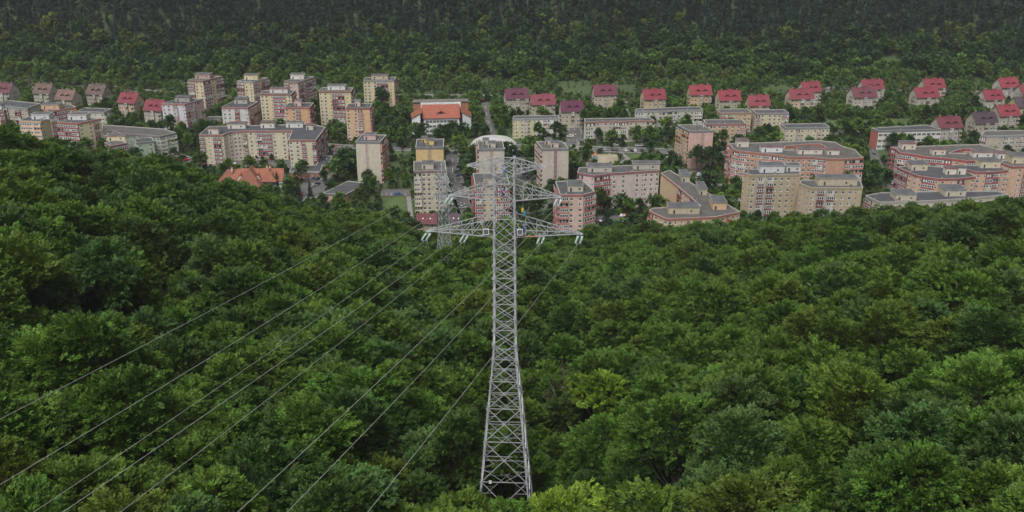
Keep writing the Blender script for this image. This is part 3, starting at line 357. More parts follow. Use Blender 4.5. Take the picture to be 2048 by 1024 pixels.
LAMPS=[(47.6, 612.98, 'on the main street north of the rose block'), (73.33, 607.36, 'among the kerb row cars'), (97.08, 591.07, 'on the lane by the big trees'), (100.49, 573.52, 'on the lane west of the pink tower'), (66.43, 582.69, 'at the park path corner'), (47.39, 583.73, 'at the edge of the playground'), (56.95, 571.51, 'behind the rose block roof'), (-21.73, 638.81, 'beside the orange roofed hall road'), (11.98, 608.48, 'by the white dome'), (-107.2, 563.62, 'in front of the dark grove'), (113.87, 494.16, 'by the lane end near the sandy tower'), (-102.48, 610.72, 'at the street bend by the orange tower')]
CARS=[
 (55.98, 610.72, 0.05, 'in the kerb row beside the main street'),
 (58.42, 609.6, 0.05, 'in the kerb row beside the main street'),
 (63.42, 609.04, 0.05, 'in the kerb row beside the main street'),
 (65.89, 608.48, 0.05, 'in the kerb row beside the main street'),
 (71.45, 607.36, 0.05, 'in the kerb row beside the main street'),
 (75.16, 606.81, 0.05, 'in the kerb row beside the main street'),
 (77.36, 606.81, 0.05, 'in the kerb row beside the main street'),
 (81.7, 606.25, 0.05, 'in the kerb row beside the main street'),
 (83.83, 605.7, 0.05, 'in the kerb row beside the main street'),
 (65.97, 619.26, 0.0, 'across the main street from the kerb row'),
 (80.5, 617.53, 0.0, 'across the main street from the kerb row'),
 (83.44, 618.11, 0.0, 'across the main street from the kerb row'),
 (-168.5, 578.58, 0.3, 'in the court of the winged block'),
 (-153.85, 586.85, 0.3, 'in the court of the winged block'),
 (-149.15, 570.52, 0.3, 'in the court of the winged block'),
 (-146.17, 570.52, 0.3, 'in the court of the winged block'),
 (-142.18, 583.73, 0.3, 'in the court of the winged block'),
 (-116.76, 520.89, 0.2, 'at the entrance of the wooded car park'),
 (-113.77, 551.2, 1.0, 'in the car park beside the brick annex'),
 (-111.7, 549.33, 1.0, 'in the car park beside the brick annex'),
 (-108.25, 549.33, 1.0, 'in the car park beside the brick annex'),
 (-111.67, 536.56, 1.0, 'in the car park beside the brick annex'),
 (-110.46, 539.25, 1.0, 'in the car park beside the brick annex'),
 (-62.73, 521.74, 0.1, 'beside the lawn under the poplar'),
 (-75.0, 619.83, 0.0, 'on the main street by the towers'),
 (-72.44, 619.83, 0.0, 'on the main street by the towers'),
 (-68.89, 616.39, 0.0, 'on the main street by the towers'),
 (-65.59, 615.25, 0.0, 'on the main street by the towers'),
 (-3.52, 618.68, 0.0, 'on the main street by the towers'),
 (8.97, 619.83, 0.0, 'on the main street by the towers'),
 (49.51, 487.29, 1.3, 'in the small car park of the rose block'),
 (56.76, 487.29, 1.3, 'in the small car park of the rose block'),
 (58.32, 487.29, 1.3, 'in the small car park of the rose block'),
 (45.46, 479.11, 1.3, 'in the small car park of the rose block'),
 (57.11, 480.58, 1.3, 'in the small car park of the rose block'),
 (-32.05, 562.65, 0.4, 'between the towers behind the pylon'),
 (-27.35, 542.88, 0.4, 'between the towers behind the pylon'),
 (-26.3, 538.35, 0.4, 'between the towers behind the pylon'),
 (-26.98, 504.4, 0.4, 'between the towers behind the pylon'),
 (-26.23, 499.63, 0.4, 'between the towers behind the pylon'),
 (-30.6, 556.87, 0.4, 'between the towers behind the pylon'),
 (-1.09, 515.85, 0.4, 'between the towers behind the pylon'),
 (0.27, 510.89, 0.4, 'between the towers behind the pylon'),
 (7.6, 558.79, 0.8, 'on the lane behind the pylon arm'),
 (10.58, 528.63, 0.8, 'on the lane behind the pylon arm'),
 (9.38, 523.45, 0.8, 'on the lane behind the pylon arm'),
 (9.24, 514.18, 0.8, 'on the lane behind the pylon arm'),
 (17.2, 490.32, 0.8, 'on the lane behind the pylon arm'),
 (9.08, 540.16, 0.8, 'on the lane behind the pylon arm'),
 (118.72, 507.63, 0.4, 'at the lane end beside the sandy tower'),
 (117.74, 502.8, 0.4, 'at the lane end beside the sandy tower'),
 (101.6, 563.62, 0.7, 'by the pink tower'),
 (133.71, 563.62, 0.7, 'by the pink tower'),
 (134.36, 559.75, 0.7, 'by the pink tower'),
 (127.0, 577.56, 0.7, 'by the pink tower'),
 (132.14, 580.63, 0.7, 'by the pink tower'),
 (217.25, 546.55, 1.0, 'beside the ring block wood'),
 (216.18, 541.06, 1.0, 'beside the ring block wood'),
 (40.45, 643.71, 0.0, 'far off near the houses'),
 (38.59, 640.03, 0.0, 'far off near the houses'),
 (150.47, 656.28, 0.0, 'far off near the houses'),
 (154.25, 655.0, 0.0, 'far off near the houses'),
 (-66.71, 732.56, 0.0, 'far off near the houses'),
 (21.03, 738.85, 0.0, 'far off near the houses'),
 (-23.33, 740.44, 0.0, 'far off near the houses'),
 (-9.01, 738.85, 0.0, 'far off near the houses'),
 (-198.14, 590.01, 0.5, 'half hidden by roadside trees'),
 (-199.03, 586.85, 0.5, 'half hidden by roadside trees'),
 (134.55, 601.84, 0.5, 'half hidden by roadside trees'),
 (138.47, 599.66, 0.5, 'half hidden by roadside trees'),
 (-149.46, 623.31, 0.02, 'on the street behind the winged block'),
 (-141.17, 622.15, 0.02, 'on the street behind the winged block'),
 (-132.27, 620.99, 0.02, 'on the street behind the winged block'),
 (-122.87, 618.68, 0.02, 'on the street behind the winged block'),
 (-113.53, 616.39, 0.02, 'on the street behind the winged block'),
 (-91.71, 612.98, 0.02, 'on the street behind the winged block'),
 (-85.36, 612.98, 0.02, 'on the street behind the winged block'),
 (102.1, 604.04, 0.1, 'on the main street west of the ring block'),
 (109.76, 602.94, 0.1, 'on the main street west of the ring block'),
 (116.76, 601.84, 0.1, 'on the main street west of the ring block'),
 (147.41, 596.41, 0.1, 'on the main street west of the ring block'),
 (156.19, 594.27, 0.1, 'on the main street west of the ring block'),
 (226.02, 601.84, 1.3, 'on the lane between the two ring blocks'),
 (222.22, 586.85, 1.3, 'on the lane between the two ring blocks'),
 (218.59, 572.52, 1.3, 'on the lane between the two ring blocks'),
 (210.45, 520.89, 1.3, 'on the lane between the two ring blocks'),
 (108.98, 556.87, 0.75, 'on the lane behind the L shaped block'),
 (111.37, 547.47, 0.75, 'on the lane behind the L shaped block'),
 (114.26, 538.35, 0.75, 'on the lane behind the L shaped block'),
 (116.0, 526.89, 0.75, 'on the lane behind the L shaped block'),
 (-16.91, 498.06, 0.2, 'in the yard behind the tall pylon'),
 (-12.86, 494.16, 0.2, 'in the yard behind the tall pylon'),
 (-10.14, 488.8, 0.2, 'in the yard behind the tall pylon'),
 (13.38, 494.16, 0.2, 'in the yard behind the tall pylon'),
 (11.75, 504.4, 0.2, 'in the yard behind the tall pylon'),
 (4.23, 498.06, 0.2, 'in the yard behind the tall pylon'),
]
# ---------------------------------------------------------------- terrain
SA = np.array([s[0] for s in SIL]); SD = np.array([s[1] for s in SIL]); SZ = np.array([s[2] for s in SIL])
def smooth(t): t = np.clip(t, 0, 1); return t * t * (3 - 2 * t)
def zt(x, y):
    x = np.asarray(x, float); y = np.asarray(y, float)
    D = np.hypot(x, y); az = np.arctan2(x, np.maximum(y, 1e-3)); az = np.where(y <= 0, np.sign(x) * 1.2, az)
    Dc = np.interp(az, SA, SD); gc = np.interp(az, SA, SZ) - np.interp(az, [-.5, -.35, -.2, .0, .2, .35, .5], [19.5, 20, 20.5, 23.5, 22, 19.5, 17.8])
    g0 = 83 + 9 * np.clip(az / .5, -1.3, 1.3) ** 2
    near = g0 + (gc - g0) * (D - 100) / (Dc - 100)
    near = np.where(D < 100, g0 + (100 - D) * .12, near)
    Lf = np.maximum(52, gc * 1.55)
    far = gc * (1 - smooth((D - Dc) / Lf))
    z = np.where(D < Dc, near, far)
    bump = 2.2 * np.sin(x * .045 + 1.3) * np.sin(y * .05 + .4) + 1.5 * np.sin(x * .11 + y * .07)
    z = z + bump * np.clip((Dc - D) / 80, 0, 1)
    # wooded gully running past the pylon
    xc = 4 + (y - 120) * .10
    z = z - 9 * np.exp(-((x - xc) / 19) ** 2) * np.exp(-((y - 150) / 45) ** 2) - 8 * np.exp(-((x - 14) / 8) ** 2) * np.exp(-((y - 128) / 26) ** 2) - 7 * np.exp(-((x + 13) / 8) ** 2) * np.exp(-((y - 150) / 24) ** 2)
    # pylon pad
    w = np.exp(-((x + 1) ** 2 + (y - 120) ** 2) / 140); z = z * (1 - w) + 88 * w
    up = np.where(y > 745, np.minimum(y - 745, 60) * .26 + np.maximum(y - 805, 0) * .52, 0)
    up = up * (1 + .10 * np.sin(x * .012 + .6)) + np.where(y > 770, 2.5 * np.sin(x * .035) * np.sin(y * .03), 0)
    return np.where(y > 600, np.maximum(z, 0) + up, np.maximum(z, 0))
def ground():
    xs = np.concatenate([np.arange(-1500, -500, 50), np.arange(-500, 500, 8), np.arange(500, 1501, 50)])
    ys = np.concatenate([np.arange(-200, 40, 30), np.arange(40, 480, 6), np.arange(480, 740, 20), np.arange(740, 1000, 10), np.arange(1000, 1700, 50)])
    X, Y = np.meshgrid(xs, ys); Z = zt(X, Y)
    nx, ny = len(xs), len(ys)
    v = np.stack([X, Y, Z], -1).reshape(-1, 3)
    i = np.arange(nx * ny).reshape(ny, nx); q = np.stack([i[:-1, :-1], i[:-1, 1:], i[1:, 1:], i[1:, :-1]], -1).reshape(-1, 4)
    me = bpy.data.meshes.new('ground'); me.from_pydata(v.tolist(), [], q.tolist())
    me.materials.append(mat('grass', (.045, .072, .022))); me.materials.append(mat('litter', (.03, .026, .016)))
    c = v[q].mean(1); mi = ((c[:, 2] > 3) & (c[:, 1] < 520)).astype(np.int32)
    me.polygons.foreach_set('material_index', mi); me.polygons.foreach_set('use_smooth', np.ones(len(q), bool)); me.update()
    tag(link('ground', me), kind='structure')
ground()

# ---------------------------------------------------------------- foliage meshes
def quadmesh(name, V, mats, trunk=None, mi=None):
    n = len(V)
    me = bpy.data.meshes.new(name); me.vertices.add(n * 4); me.vertices.foreach_set('co', V.reshape(-1))
    me.loops.add(n * 4); me.loops.foreach_set('vertex_index', np.arange(n * 4, dtype=np.int32))
    me.polygons.add(n); me.polygons.foreach_set('loop_start', np.arange(0, n * 4, 4, dtype=np.int32)); me.polygons.foreach_set('loop_total', np.full(n, 4, np.int32))
    for m in mats: me.materials.append(m)
    if mi is not None: me.polygons.foreach_set('material_index', mi.astype(np.int32))
    me.update(calc_edges=True); return me
def unit(a): return a / np.maximum(np.linalg.norm(a, axis=-1, keepdims=True), 1e-9)
def crown_quads(rg, Rr, Hc, nl, nspray, nleaf, lL, lW, z0, low=-.25, spl=1.3, topl=True):
    """quads of leaf sprays spread over the lobes of a broadleaf crown; z0 = height of the crown's middle"""
    C = []; Rad = []
    for i in range(nl):
        a = 2 * math.pi * (i / nl) + rg.uniform(-.4, .4); rr = Rr * rg.uniform(.38, .74)
        C.append((rr * math.cos(a), rr * math.sin(a), z0 + Hc * rg.uniform(-.32, .26))); Rad.append(Rr * rg.uniform(.26, .46))
    for i in range(max(2, nl // 2)):
        a = rg.uniform(0, 6.28); rr = Rr * rg.uniform(.0, .32)
        C.append((rr * math.cos(a), rr * math.sin(a), z0 + Hc * rg.uniform(.2, .42))); Rad.append(Rr * rg.uniform(.34, .46))
    C = np.array(C); Rad = np.array(Rad); p = Rad ** 2 / (Rad ** 2).sum()
    Ps, Ds = [], []
    while len(Ps) < nspray:
        k = rg.choice(len(C), 400, p=p); d = unit(rg.normal(size=(400, 3))); ok = d[:, 2] > low
        k = k[ok]; d = d[ok]; q = C[k] + d * Rad[k][:, None] * rg.uniform(.8, 1.12, (len(k), 1)) * np.array([1, 1, .85])
        dist = np.linalg.norm((q[:, None] - C[None]) / np.array([1, 1, .85]), axis=-1) / Rad[None]
        inside = (dist < .8).any(1)
        for a, b in zip(q[~inside], d[~inside]): Ps.append(a); Ds.append(b)
    Pp = np.array(Ps[:nspray]); Dd = np.array(Ds[:nspray])
    out = Pp - np.array([0, 0, z0 - Hc * .2]); out[:, 2] *= .35; h = unit(out)
    ax = unit(h * .75 + Dd * .5 + rg.normal(size=Dd.shape) * .36 + np.array([0, 0, .10])); ax[:, 2] = np.clip(ax[:, 2], -.35, .75); ax = unit(ax)
    upv = unit(np.array([0, 0, 1.0]) + Dd * .5 + rg.normal(size=Dd.shape) * .28)
    sd_ = unit(np.cross(ax, upv)); nn = np.cross(sd_, ax)
    Ls = spl * rg.uniform(.7, 1.35, nspray)
    u = rg.uniform(0, 1, (nspray, nleaf)); sg = rg.choice([-1, 1], (nspray, nleaf)); vv = sg * rg.uniform(0, 1, (nspray, nleaf)) * .42 * (1.05 - u) ** .75
    ctr = Pp[:, None] + ax[:, None] * ((u - .45) * Ls[:, None])[..., None] + sd_[:, None] * (vv * Ls[:, None])[..., None] + nn[:, None] * ((rg.normal(size=u.shape) * .07 - u * u * .16) * Ls[:, None])[..., None]
    ld = unit(ax[:, None] * .9 + sd_[:, None] * (sg * .65)[..., None] + rg.normal(size=ctr.shape) * .22)
    ln = unit(nn[:, None] + rg.normal(size=ctr.shape) * .33); lw = unit(np.cross(ld, ln))
    sz = rg.uniform(.7, 1.3, u.shape)[..., None]
    a = ctr - ld * lL * .5 * sz; b = ctr + lw * lW * .5 * sz; c = ctr + ld * lL * .5 * sz; d = ctr - lw * lW * .5 * sz
    return np.stack([a, b, c, d], 2).reshape(-1, 4, 3), C, Rad
LEAF = leafmat('foliage')
BARK = mat('bark', (.055, .048, .040), .9)
def trunk_mesh(name, h, r, C=None, zb=None, m=None):
    t = MB(); m = m or BARK; prev = Vector((0, 0, -1.5)); rr = r * 1.25
    for i in range(1, 5):
        q = Vector((rnd.uniform(-.15, .15) * i, rnd.uniform(-.15, .15) * i, h * i / 4)); t.bar(prev, q, rr, m, rr * .8, n=7); prev = q; rr *= .8
    if C is not None:
        for c in C:
            s_ = Vector((0, 0, rnd.uniform(.45, .8) * h)); e = Vector(c); mid = (s_ + e) / 2 + Vector((0, 0, -.5)); t.bar(s_, mid, r * .42, m, r * .28, n=5); t.bar(mid, e, r * .28, m, r * .08, n=5)
    return t.mesh(name)
def tree_proto(seed, R_, Hc, h, nl, ns, nleaf, lL, lW, spl, low=-.25, tr=.3):
    rg = np.random.default_rng(seed)
    q, C, Rad = crown_quads(rg, R_, Hc, nl, ns, nleaf, lL, lW, h - Hc * .45, low, spl)
    return quadmesh('crown', q, [LEAF]), trunk_mesh('trunk', h - Hc * .5, tr, C)
def conifer_proto(seed, h, r0, nw, nb, tr=.25, dense=1.0):
    rg = np.random.default_rng(seed); Q = []
    for i in range(nw):
        f = i / (nw - 1); z = h * (.14 + .86 * f); rr = r0 * (1 - f) ** .85 + .25
        for j in range(nb):
            a = rg.uniform(0, 6.283); L_ = rr * rg.uniform(.7, 1.15); d = np.array([math.cos(a), math.sin(a), -.28 + .5 * f]); s = np.array([-math.sin(a), math.cos(a), 0])
            for k in range(4):
                p = np.array([0, 0, z + rg.normal() * .25]) + d * L_ * (.15 + .24 * k); wd = (.42 - .07 * k) * L_ * dense + .1; ln = L_ * .32
                dz = np.array([0, 0, rg.normal() * .2]); s2 = s + np.array([0, 0, rg.normal() * .35])
                Q.append([p - s2 * wd * .5, p + d * ln * .3 - dz, p + s2 * wd * .5, p + d * ln + dz])
                Q.append([p - s2 * wd * .35 - np.array([0, 0, .35]), p + s2 * wd * .1, p + s2 * wd * .35 - np.array([0, 0, .3]), p + d * ln * .7 - np.array([0, 0, .45])])
    return quadmesh('crown', np.array(Q), [LEAF]), trunk_mesh('trunk', h * .97, tr)
NEAR = [tree_proto(11 + i, rr, hc, hh, nl + 3, 560, 32, .44, .21, 1.35) for i, (rr, hc, hh, nl) in enumerate([(5.4, 8, 18, 8), (6.2, 8.5, 20, 10), (4.6, 8, 17, 7), (5.8, 7.5, 18.5, 9), (5.0, 9, 20.5, 8), (6.6, 8, 19, 11)])]
MID = [tree_proto(41 + i, rr, hc, hh, nl, 190, 15, .75, .4, 1.2, -.6, .2) for i, (rr, hc, hh, nl) in enumerate([(3.4, 5.6, 8.6, 6), (3.0, 6.2, 9.4, 5), (3.9, 5.6, 8.2, 7)])]
POPLAR = tree_proto(61, 2.5, 15, 16, 6, 230, 14, .7, .36, 1.2, -.9, .25)
FARB = [tree_proto(71 + i, rr, hc, hh, nl + 2, 150, 14, .95, .52, 1.5, -.5, .2) for i, (rr, hc, hh, nl) in enumerate([(4.6, 8, 13, 6), (5.2, 8, 14, 7), (4.0, 7, 12, 5)])]
SPRUCE = [conifer_proto(81 + i, hh, rr, 18, 9) for i, (hh, rr) in enumerate([(13, 2.7), (11, 2.3)])]
FARC = [conifer_proto(91, 19, 3.2, 13, 9, .15, 1.7), tree_proto(92, 2.5, 14, 19, 6, 120, 12, .85, .42, 1.0, -.8, .14), tree_proto(93, 2.9, 12, 17.5, 7, 130, 12, .85, .42, 1.1, -.8, .14)]

GR = {'beech': (.072, .136, .020), 'olive': (.086, .138, .020), 'deep': (.050, .096, .020), 'sage': (.070, .130, .034), 'lime': (.145, .235, .026), 'fresh': (.080, .155, .022)}
def thing_tree(name, proto, x, y, z, s, rz, c, label, cat, group, sz=None):
    o = empty(name, (x, y, z), rz); q_ = math.sin(x * 3.1 + y * 1.7); o.scale = (s * (1 + .12 * q_), s * (1 - .1 * q_), sz or s * (1 + .1 * math.sin(x * 1.3 - y * 2.9)))
    k = link('crown', proto[0], o); k.color = (*c, 1); link('trunk', proto[1], o)
    return tag(o, label, cat, group)
def scatter_stuff(name, pts, protos, label_kind='stuff'):
    """pts: rows x,y,z,scale,rot,proto index ; one object that grows copies of unlinked tree meshes on its points"""
    c = bpy.data.collections.new(name + '_kinds')
    for i, (me_c, me_t, cc) in enumerate(protos):
        # crown and trunk in one mesh so that each point carries one whole tree
        m = join2(me_c, me_t).copy(); m.materials[0] = leafmat('foliage', .25, cc); c.objects.link(bpy.data.objects.new('%s_%02d' % (name, i), m))
    P_ = np.array(pts); me = bpy.data.meshes.new(name); me.vertices.add(len(P_)); me.vertices.foreach_set('co', P_[:, :3].astype(np.float32).reshape(-1))
    for nm, tp, ci in (('size', 'FLOAT', 3), ('turn', 'FLOAT', 4), ('kind_index', 'INT', 5)):
        a = me.attributes.new(nm, tp, 'POINT'); a.data.foreach_set('value', P_[:, ci].astype(np.int32 if tp == 'INT' else np.float32))
    o = link(name, me)
    g = bpy.data.node_groups.new(name, 'GeometryNodeTree'); g.interface.new_socket('Geometry', in_out='INPUT', socket_type='NodeSocketGeometry'); g.interface.new_socket('Geometry', in_out='OUTPUT', socket_type='NodeSocketGeometry')
    N = g.nodes.new; L = g.links.new
    gi = N('NodeGroupInput'); go = N('NodeGroupOutput'); ip = N('GeometryNodeInstanceOnPoints'); ci = N('GeometryNodeCollectionInfo')
    ci.inputs['Collection'].default_value = c; ci.inputs['Separate Children'].default_value = True; ci.inputs['Reset Children'].default_value = True
    def attr(nm, tp):
        a = N('GeometryNodeInputNamedAttribute'); a.data_type = tp; a.inputs['Name'].default_value = nm; return [s for s in a.outputs if s.enabled][0]
    cx = N('ShaderNodeCombineXYZ'); L(attr('turn', 'FLOAT'), cx.inputs[2])
    L(gi.outputs[0], ip.inputs['Points']); L(ci.outputs[0], ip.inputs['Instance']); ip.inputs['Pick Instance'].default_value = True
    L(attr('kind_index', 'INT'), ip.inputs['Instance Index']); L(cx.outputs[0], ip.inputs['Rotation']); L(attr('size', 'FLOAT'), ip.inputs['Scale'])
    L(ip.outputs[0], go.inputs[0])
    md = o.modifiers.new('growth', 'NODES'); md.node_group = g
    return tag(o, kind=label_kind)
JOINED = {}
def join2(a, b):
    if (a.name, b.name) in JOINED: return JOINED[a.name, b.name]
    JOINED[a.name, b.name] = m = join3(a, b)
    return m
def join3(a, b):
    V = [np.empty(len(m.vertices) * 3, np.float32) for m in (a, b)]
    for m, v in zip((a, b), V): m.vertices.foreach_get('co', v)
    na = len(a.vertices)
    lp = []; ls = []; lt = []; off = 0
    for m, add in ((a, 0), (b, na)):
        t = np.empty(len(m.loops), np.int32); m.loops.foreach_get('vertex_index', t); lp.append(t + add)
        s = np.empty(len(m.polygons), np.int32); m.polygons.foreach_get('loop_start', s); ls.append(s + off)
        t2 = np.empty(len(m.polygons), np.int32); m.polygons.foreach_get('loop_total', t2); lt.append(t2); off += len(t)
    me = bpy.data.meshes.new('tree'); co = np.concatenate(V); me.vertices.add(len(co) // 3); me.vertices.foreach_set('co', co)
    l = np.concatenate(lp); me.loops.add(len(l)); me.loops.foreach_set('vertex_index', l)
    s = np.concatenate(ls); me.polygons.add(len(s)); me.polygons.foreach_set('loop_start', s); me.polygons.foreach_set('loop_total', np.concatenate(lt))
    me.materials.append(LEAF); me.materials.append(BARK)
    me.polygons.foreach_set('material_index', np.concatenate([np.zeros(len(a.polygons), np.int32), np.ones(len(b.polygons), np.int32)])); me.update(calc_edges=True)
    return me
# ---------------------------------------------------------------- the hillside forest this side of town
OWN_TREES = [(-.6, 108.6, .95, 'fresh', 3.2, 'low fresh green beech right before the feet of the tall pylon'), (-6.4, 107.5, .98, 'beech', 3.5, 'low beech in front of the west foot of the tall pylon'), (-22, 286, 1.5, 'beech', 4, 'tall beech hiding the feet of the second pylon, middle one of three'), (-28, 289, 1.4, 'olive', 4, 'tall olive beech hiding the west foot of the second pylon'), (-16, 288, 1.4, 'beech', 4, 'tall beech hiding the east foot of the second pylon'),
 (5.8, 107.0, 1.14, 'lime', 4.5, 'bright yellow green young tree just below the foot of the tall pylon'), (52, 109, 1.12, 'sage', 7, 'big round greyish green crown with pale leaf tips, lowest toward the east corner'),
 (26, 160, 1.15, 'fresh', 5, 'bright fresh green beech east of the pylon gully'), (17.5, 176, .95, 'lime', 4, 'yellowish young beech beside a bare dead top east of the pylon'), (-22, 150, 1.2, 'fresh', 5, 'spreading fresh green beech under the wires west of the pylon')]
def forest():
    rg = np.random.default_rng(5); pts = []
    step = 7.4; rows = int(440 / (step * .866)); j = 0
    for a in range(rows):
        y = 62 + a * step * .866
        for b in range(-58, 59):
            x = (b + .5 * (a % 2)) * step + rg.uniform(-2.3, 2.3); yy = y + rg.uniform(-2.3, 2.3)
            D = math.hypot(x, yy); az = math.atan2(x, yy)
            if abs(az) > .78 or D > float(np.interp(az, SA, SD)) + 42 or D < 62: continue
            if abs(x + 1) < 5.5 and abs(yy - 121) < 5.5: continue
            if any(math.hypot(x - q[0], yy - q[1]) < q[4] for q in OWN_TREES): continue
            pts.append((x, yy, D, az))
    return pts, rg
fp, frg = forest()
fp.sort(key=lambda p: p[2] if p[2] > 96 and abs(p[3]) < .56 else p[2] + 1000)
fz = zt([p[0] for p in fp], [p[1] for p in fp])
tones = ['beech', 'beech', 'olive', 'deep', 'sage', 'fresh', 'beech', 'fresh']
words_ = {'beech': 'mid green beech crown in the closed canopy of the near hillside', 'olive': 'olive green beech crown in the closed canopy of the near hillside',
 'deep': 'dark green beech crown in the closed canopy of the near hillside', 'sage': 'greyish green crown in the closed canopy of the near hillside', 'fresh': 'fresh green beech crown in the closed canopy of the near hillside',
 'lime': 'bright yellow green young crown just below the foot of the tall pylon'}
rest = []; TP = []
for (x, y, s, tn, _r, lab) in OWN_TREES: thing_tree('beech_tree', NEAR[int(x) % 6], x, y, float(zt(x, y)), s, x, GR[tn], lab, 'tree', None)
for i, (x, y, D, az) in enumerate(fp):
    # tones drift over the slope so that neighbours often share one
    tn = tones[int((math.sin(x * .06 + 2) + math.sin(y * .05 + x * .02) + 2 + frg.uniform(-1.3, 1.3)) * 2) % 8]
    s = float(frg.uniform(.78, 1.22)); k = int(frg.integers(0, 6)); rz = float(frg.uniform(0, 6.28))
    if D > float(np.interp(az, SA, SD)) - 45: s = .8 + (s - .8) * .5
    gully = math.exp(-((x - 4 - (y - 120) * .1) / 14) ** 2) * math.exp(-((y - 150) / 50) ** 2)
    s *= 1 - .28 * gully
    if abs(x + 1) < 9 and 88 < y < 119: s = max(.3, min(s if y < 100 else 1.3, (178 - .742 * D - float(fz[i])) / 20))
    if gully > .3 and tn in ('olive', 'sage', 'fresh') and frg.uniform() < .75: tn = 'deep'  # gully shade put into the colour: most trees there turn to the deep tone
    if i < 295:
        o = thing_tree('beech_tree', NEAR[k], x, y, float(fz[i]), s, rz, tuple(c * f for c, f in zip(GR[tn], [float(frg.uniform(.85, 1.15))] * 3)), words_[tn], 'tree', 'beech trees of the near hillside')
    else: rest.append((x, y, float(fz[i]), s, rz, k + 6 * {'beech': 0, 'olive': 1, 'deep': 2, 'sage': 3, 'fresh': 4, 'lime': 4}[tn]))
dead = MB(); bk = mat('bark', (.13, .11, .09), .9)
def twig(p, d, L_, r, k):
    e = p + d * L_; dead.bar(p, e, r, bk, r * .6, n=5)
    if k:
        for _ in range(4): twig(p.lerp(e, rnd.uniform(.45, 1)), (d + Vector((rnd.uniform(-.8, .8), rnd.uniform(-.8, .8), rnd.uniform(-.1, .5)))).normalized(), L_ * .58, r * .55, k - 1)
twig(Vector((0, 0, -1)), Vector((.05, 0, 1)), 12, .2, 4)
do_ = empty('dead_tree', (12.5, 179, float(zt(12.5, 179)))); link('trunk', dead.mesh('trunk'), do_); tag(do_, 'bare dead tree with grey twigs poking through the canopy east of the pylon', 'dead tree')
scatter_stuff('hillside_forest', rest, [(NEAR[k][0], NEAR[k][1], GR[t]) for t in ('beech', 'olive', 'deep', 'sage', 'fresh') for k in range(6)])
# ---------------------------------------------------------------- apartment blocks
WF = mat('paint', (.72, .72, .70), .5); GLASS = mat('glass', (.045, .052, .06), .18); DARK = mat('glass', (.02, .02, .022), .5); CURT = mat('cloth', (.42, .41, .38))
CONC = mat('wall', 'aaa59a')
_wm = {}
def window_mesh(k, w=1.35, h=1.35):
    if k in _wm: return _wm[k]
    b = MB(); f = WF
    b.box(-w / 2, w / 2, -.04, .05, -.14, .03, f).box(-w / 2, w / 2, -.04, .05, h - .06, h, f)
    b.box(-w / 2, -w / 2 + .1, -.038, .05, .03, h - .06, f).box(w / 2 - .07, w / 2, -.038, .05, .03, h - .06, f).box(-.035, .035, -.038, .05, .03, h - .06, f)
    b.box(-w / 2 - .05, w / 2 + .05, -.16, .05, -.24, -.145, f)
    g = [GLASS, GLASS, DARK][k % 3]; g2 = [GLASS, CURT, DARK][k % 3]
    b.face([(-w / 2 + .07, -.012, .03), (-.035, -.012, .03), (-.035, -.012, h - .06), (-w / 2 + .07, -.012, h - .06)], g)
    b.face([(.035, -.012, .03), (w / 2 - .07, -.012, .03), (w / 2 - .07, -.012, h - .06), (.035, -.012, h - .06)], g2)
    _wm[k] = b.mesh('window'); return _wm[k]
for k_ in range(3): window_mesh(k_)
_wm['s'] = None
def small_window():
    if _wm['s'] is None:
        b = MB(); b.box(-.4, .4, -.04, .05, -.07, .0, WF).box(-.4, .4, -.04, .05, .8, .86, WF).box(-.4, -.34, -.038, .05, 0, .8, WF).box(.34, .4, -.038, .05, 0, .8, WF)
        b.face([(-.34, -.012, 0), (.34, -.012, 0), (.34, -.012, .8), (-.34, -.012, .8)], GLASS); _wm['s'] = b.mesh('window')
    return _wm['s']
_tw = []
def school_window():
    if not _tw:
        b = MB(); b.box(-1.3, 1.3, -.06, .05, -.1, 0, WF).box(-1.3, 1.3, -.06, .05, 1.5, 1.6, WF)
        for x in (-1.26, -.43, .43, 1.26): b.box(x - .05, x + .05, -.058, .05, 0, 1.5, WF)
        b.face([(-1.3, -.012, 0), (1.3, -.012, 0), (1.3, -.012, 1.5), (-1.3, -.012, 1.5)], GLASS); _tw.append(b.mesh('window'))
    return _tw[0]
_bm = {}
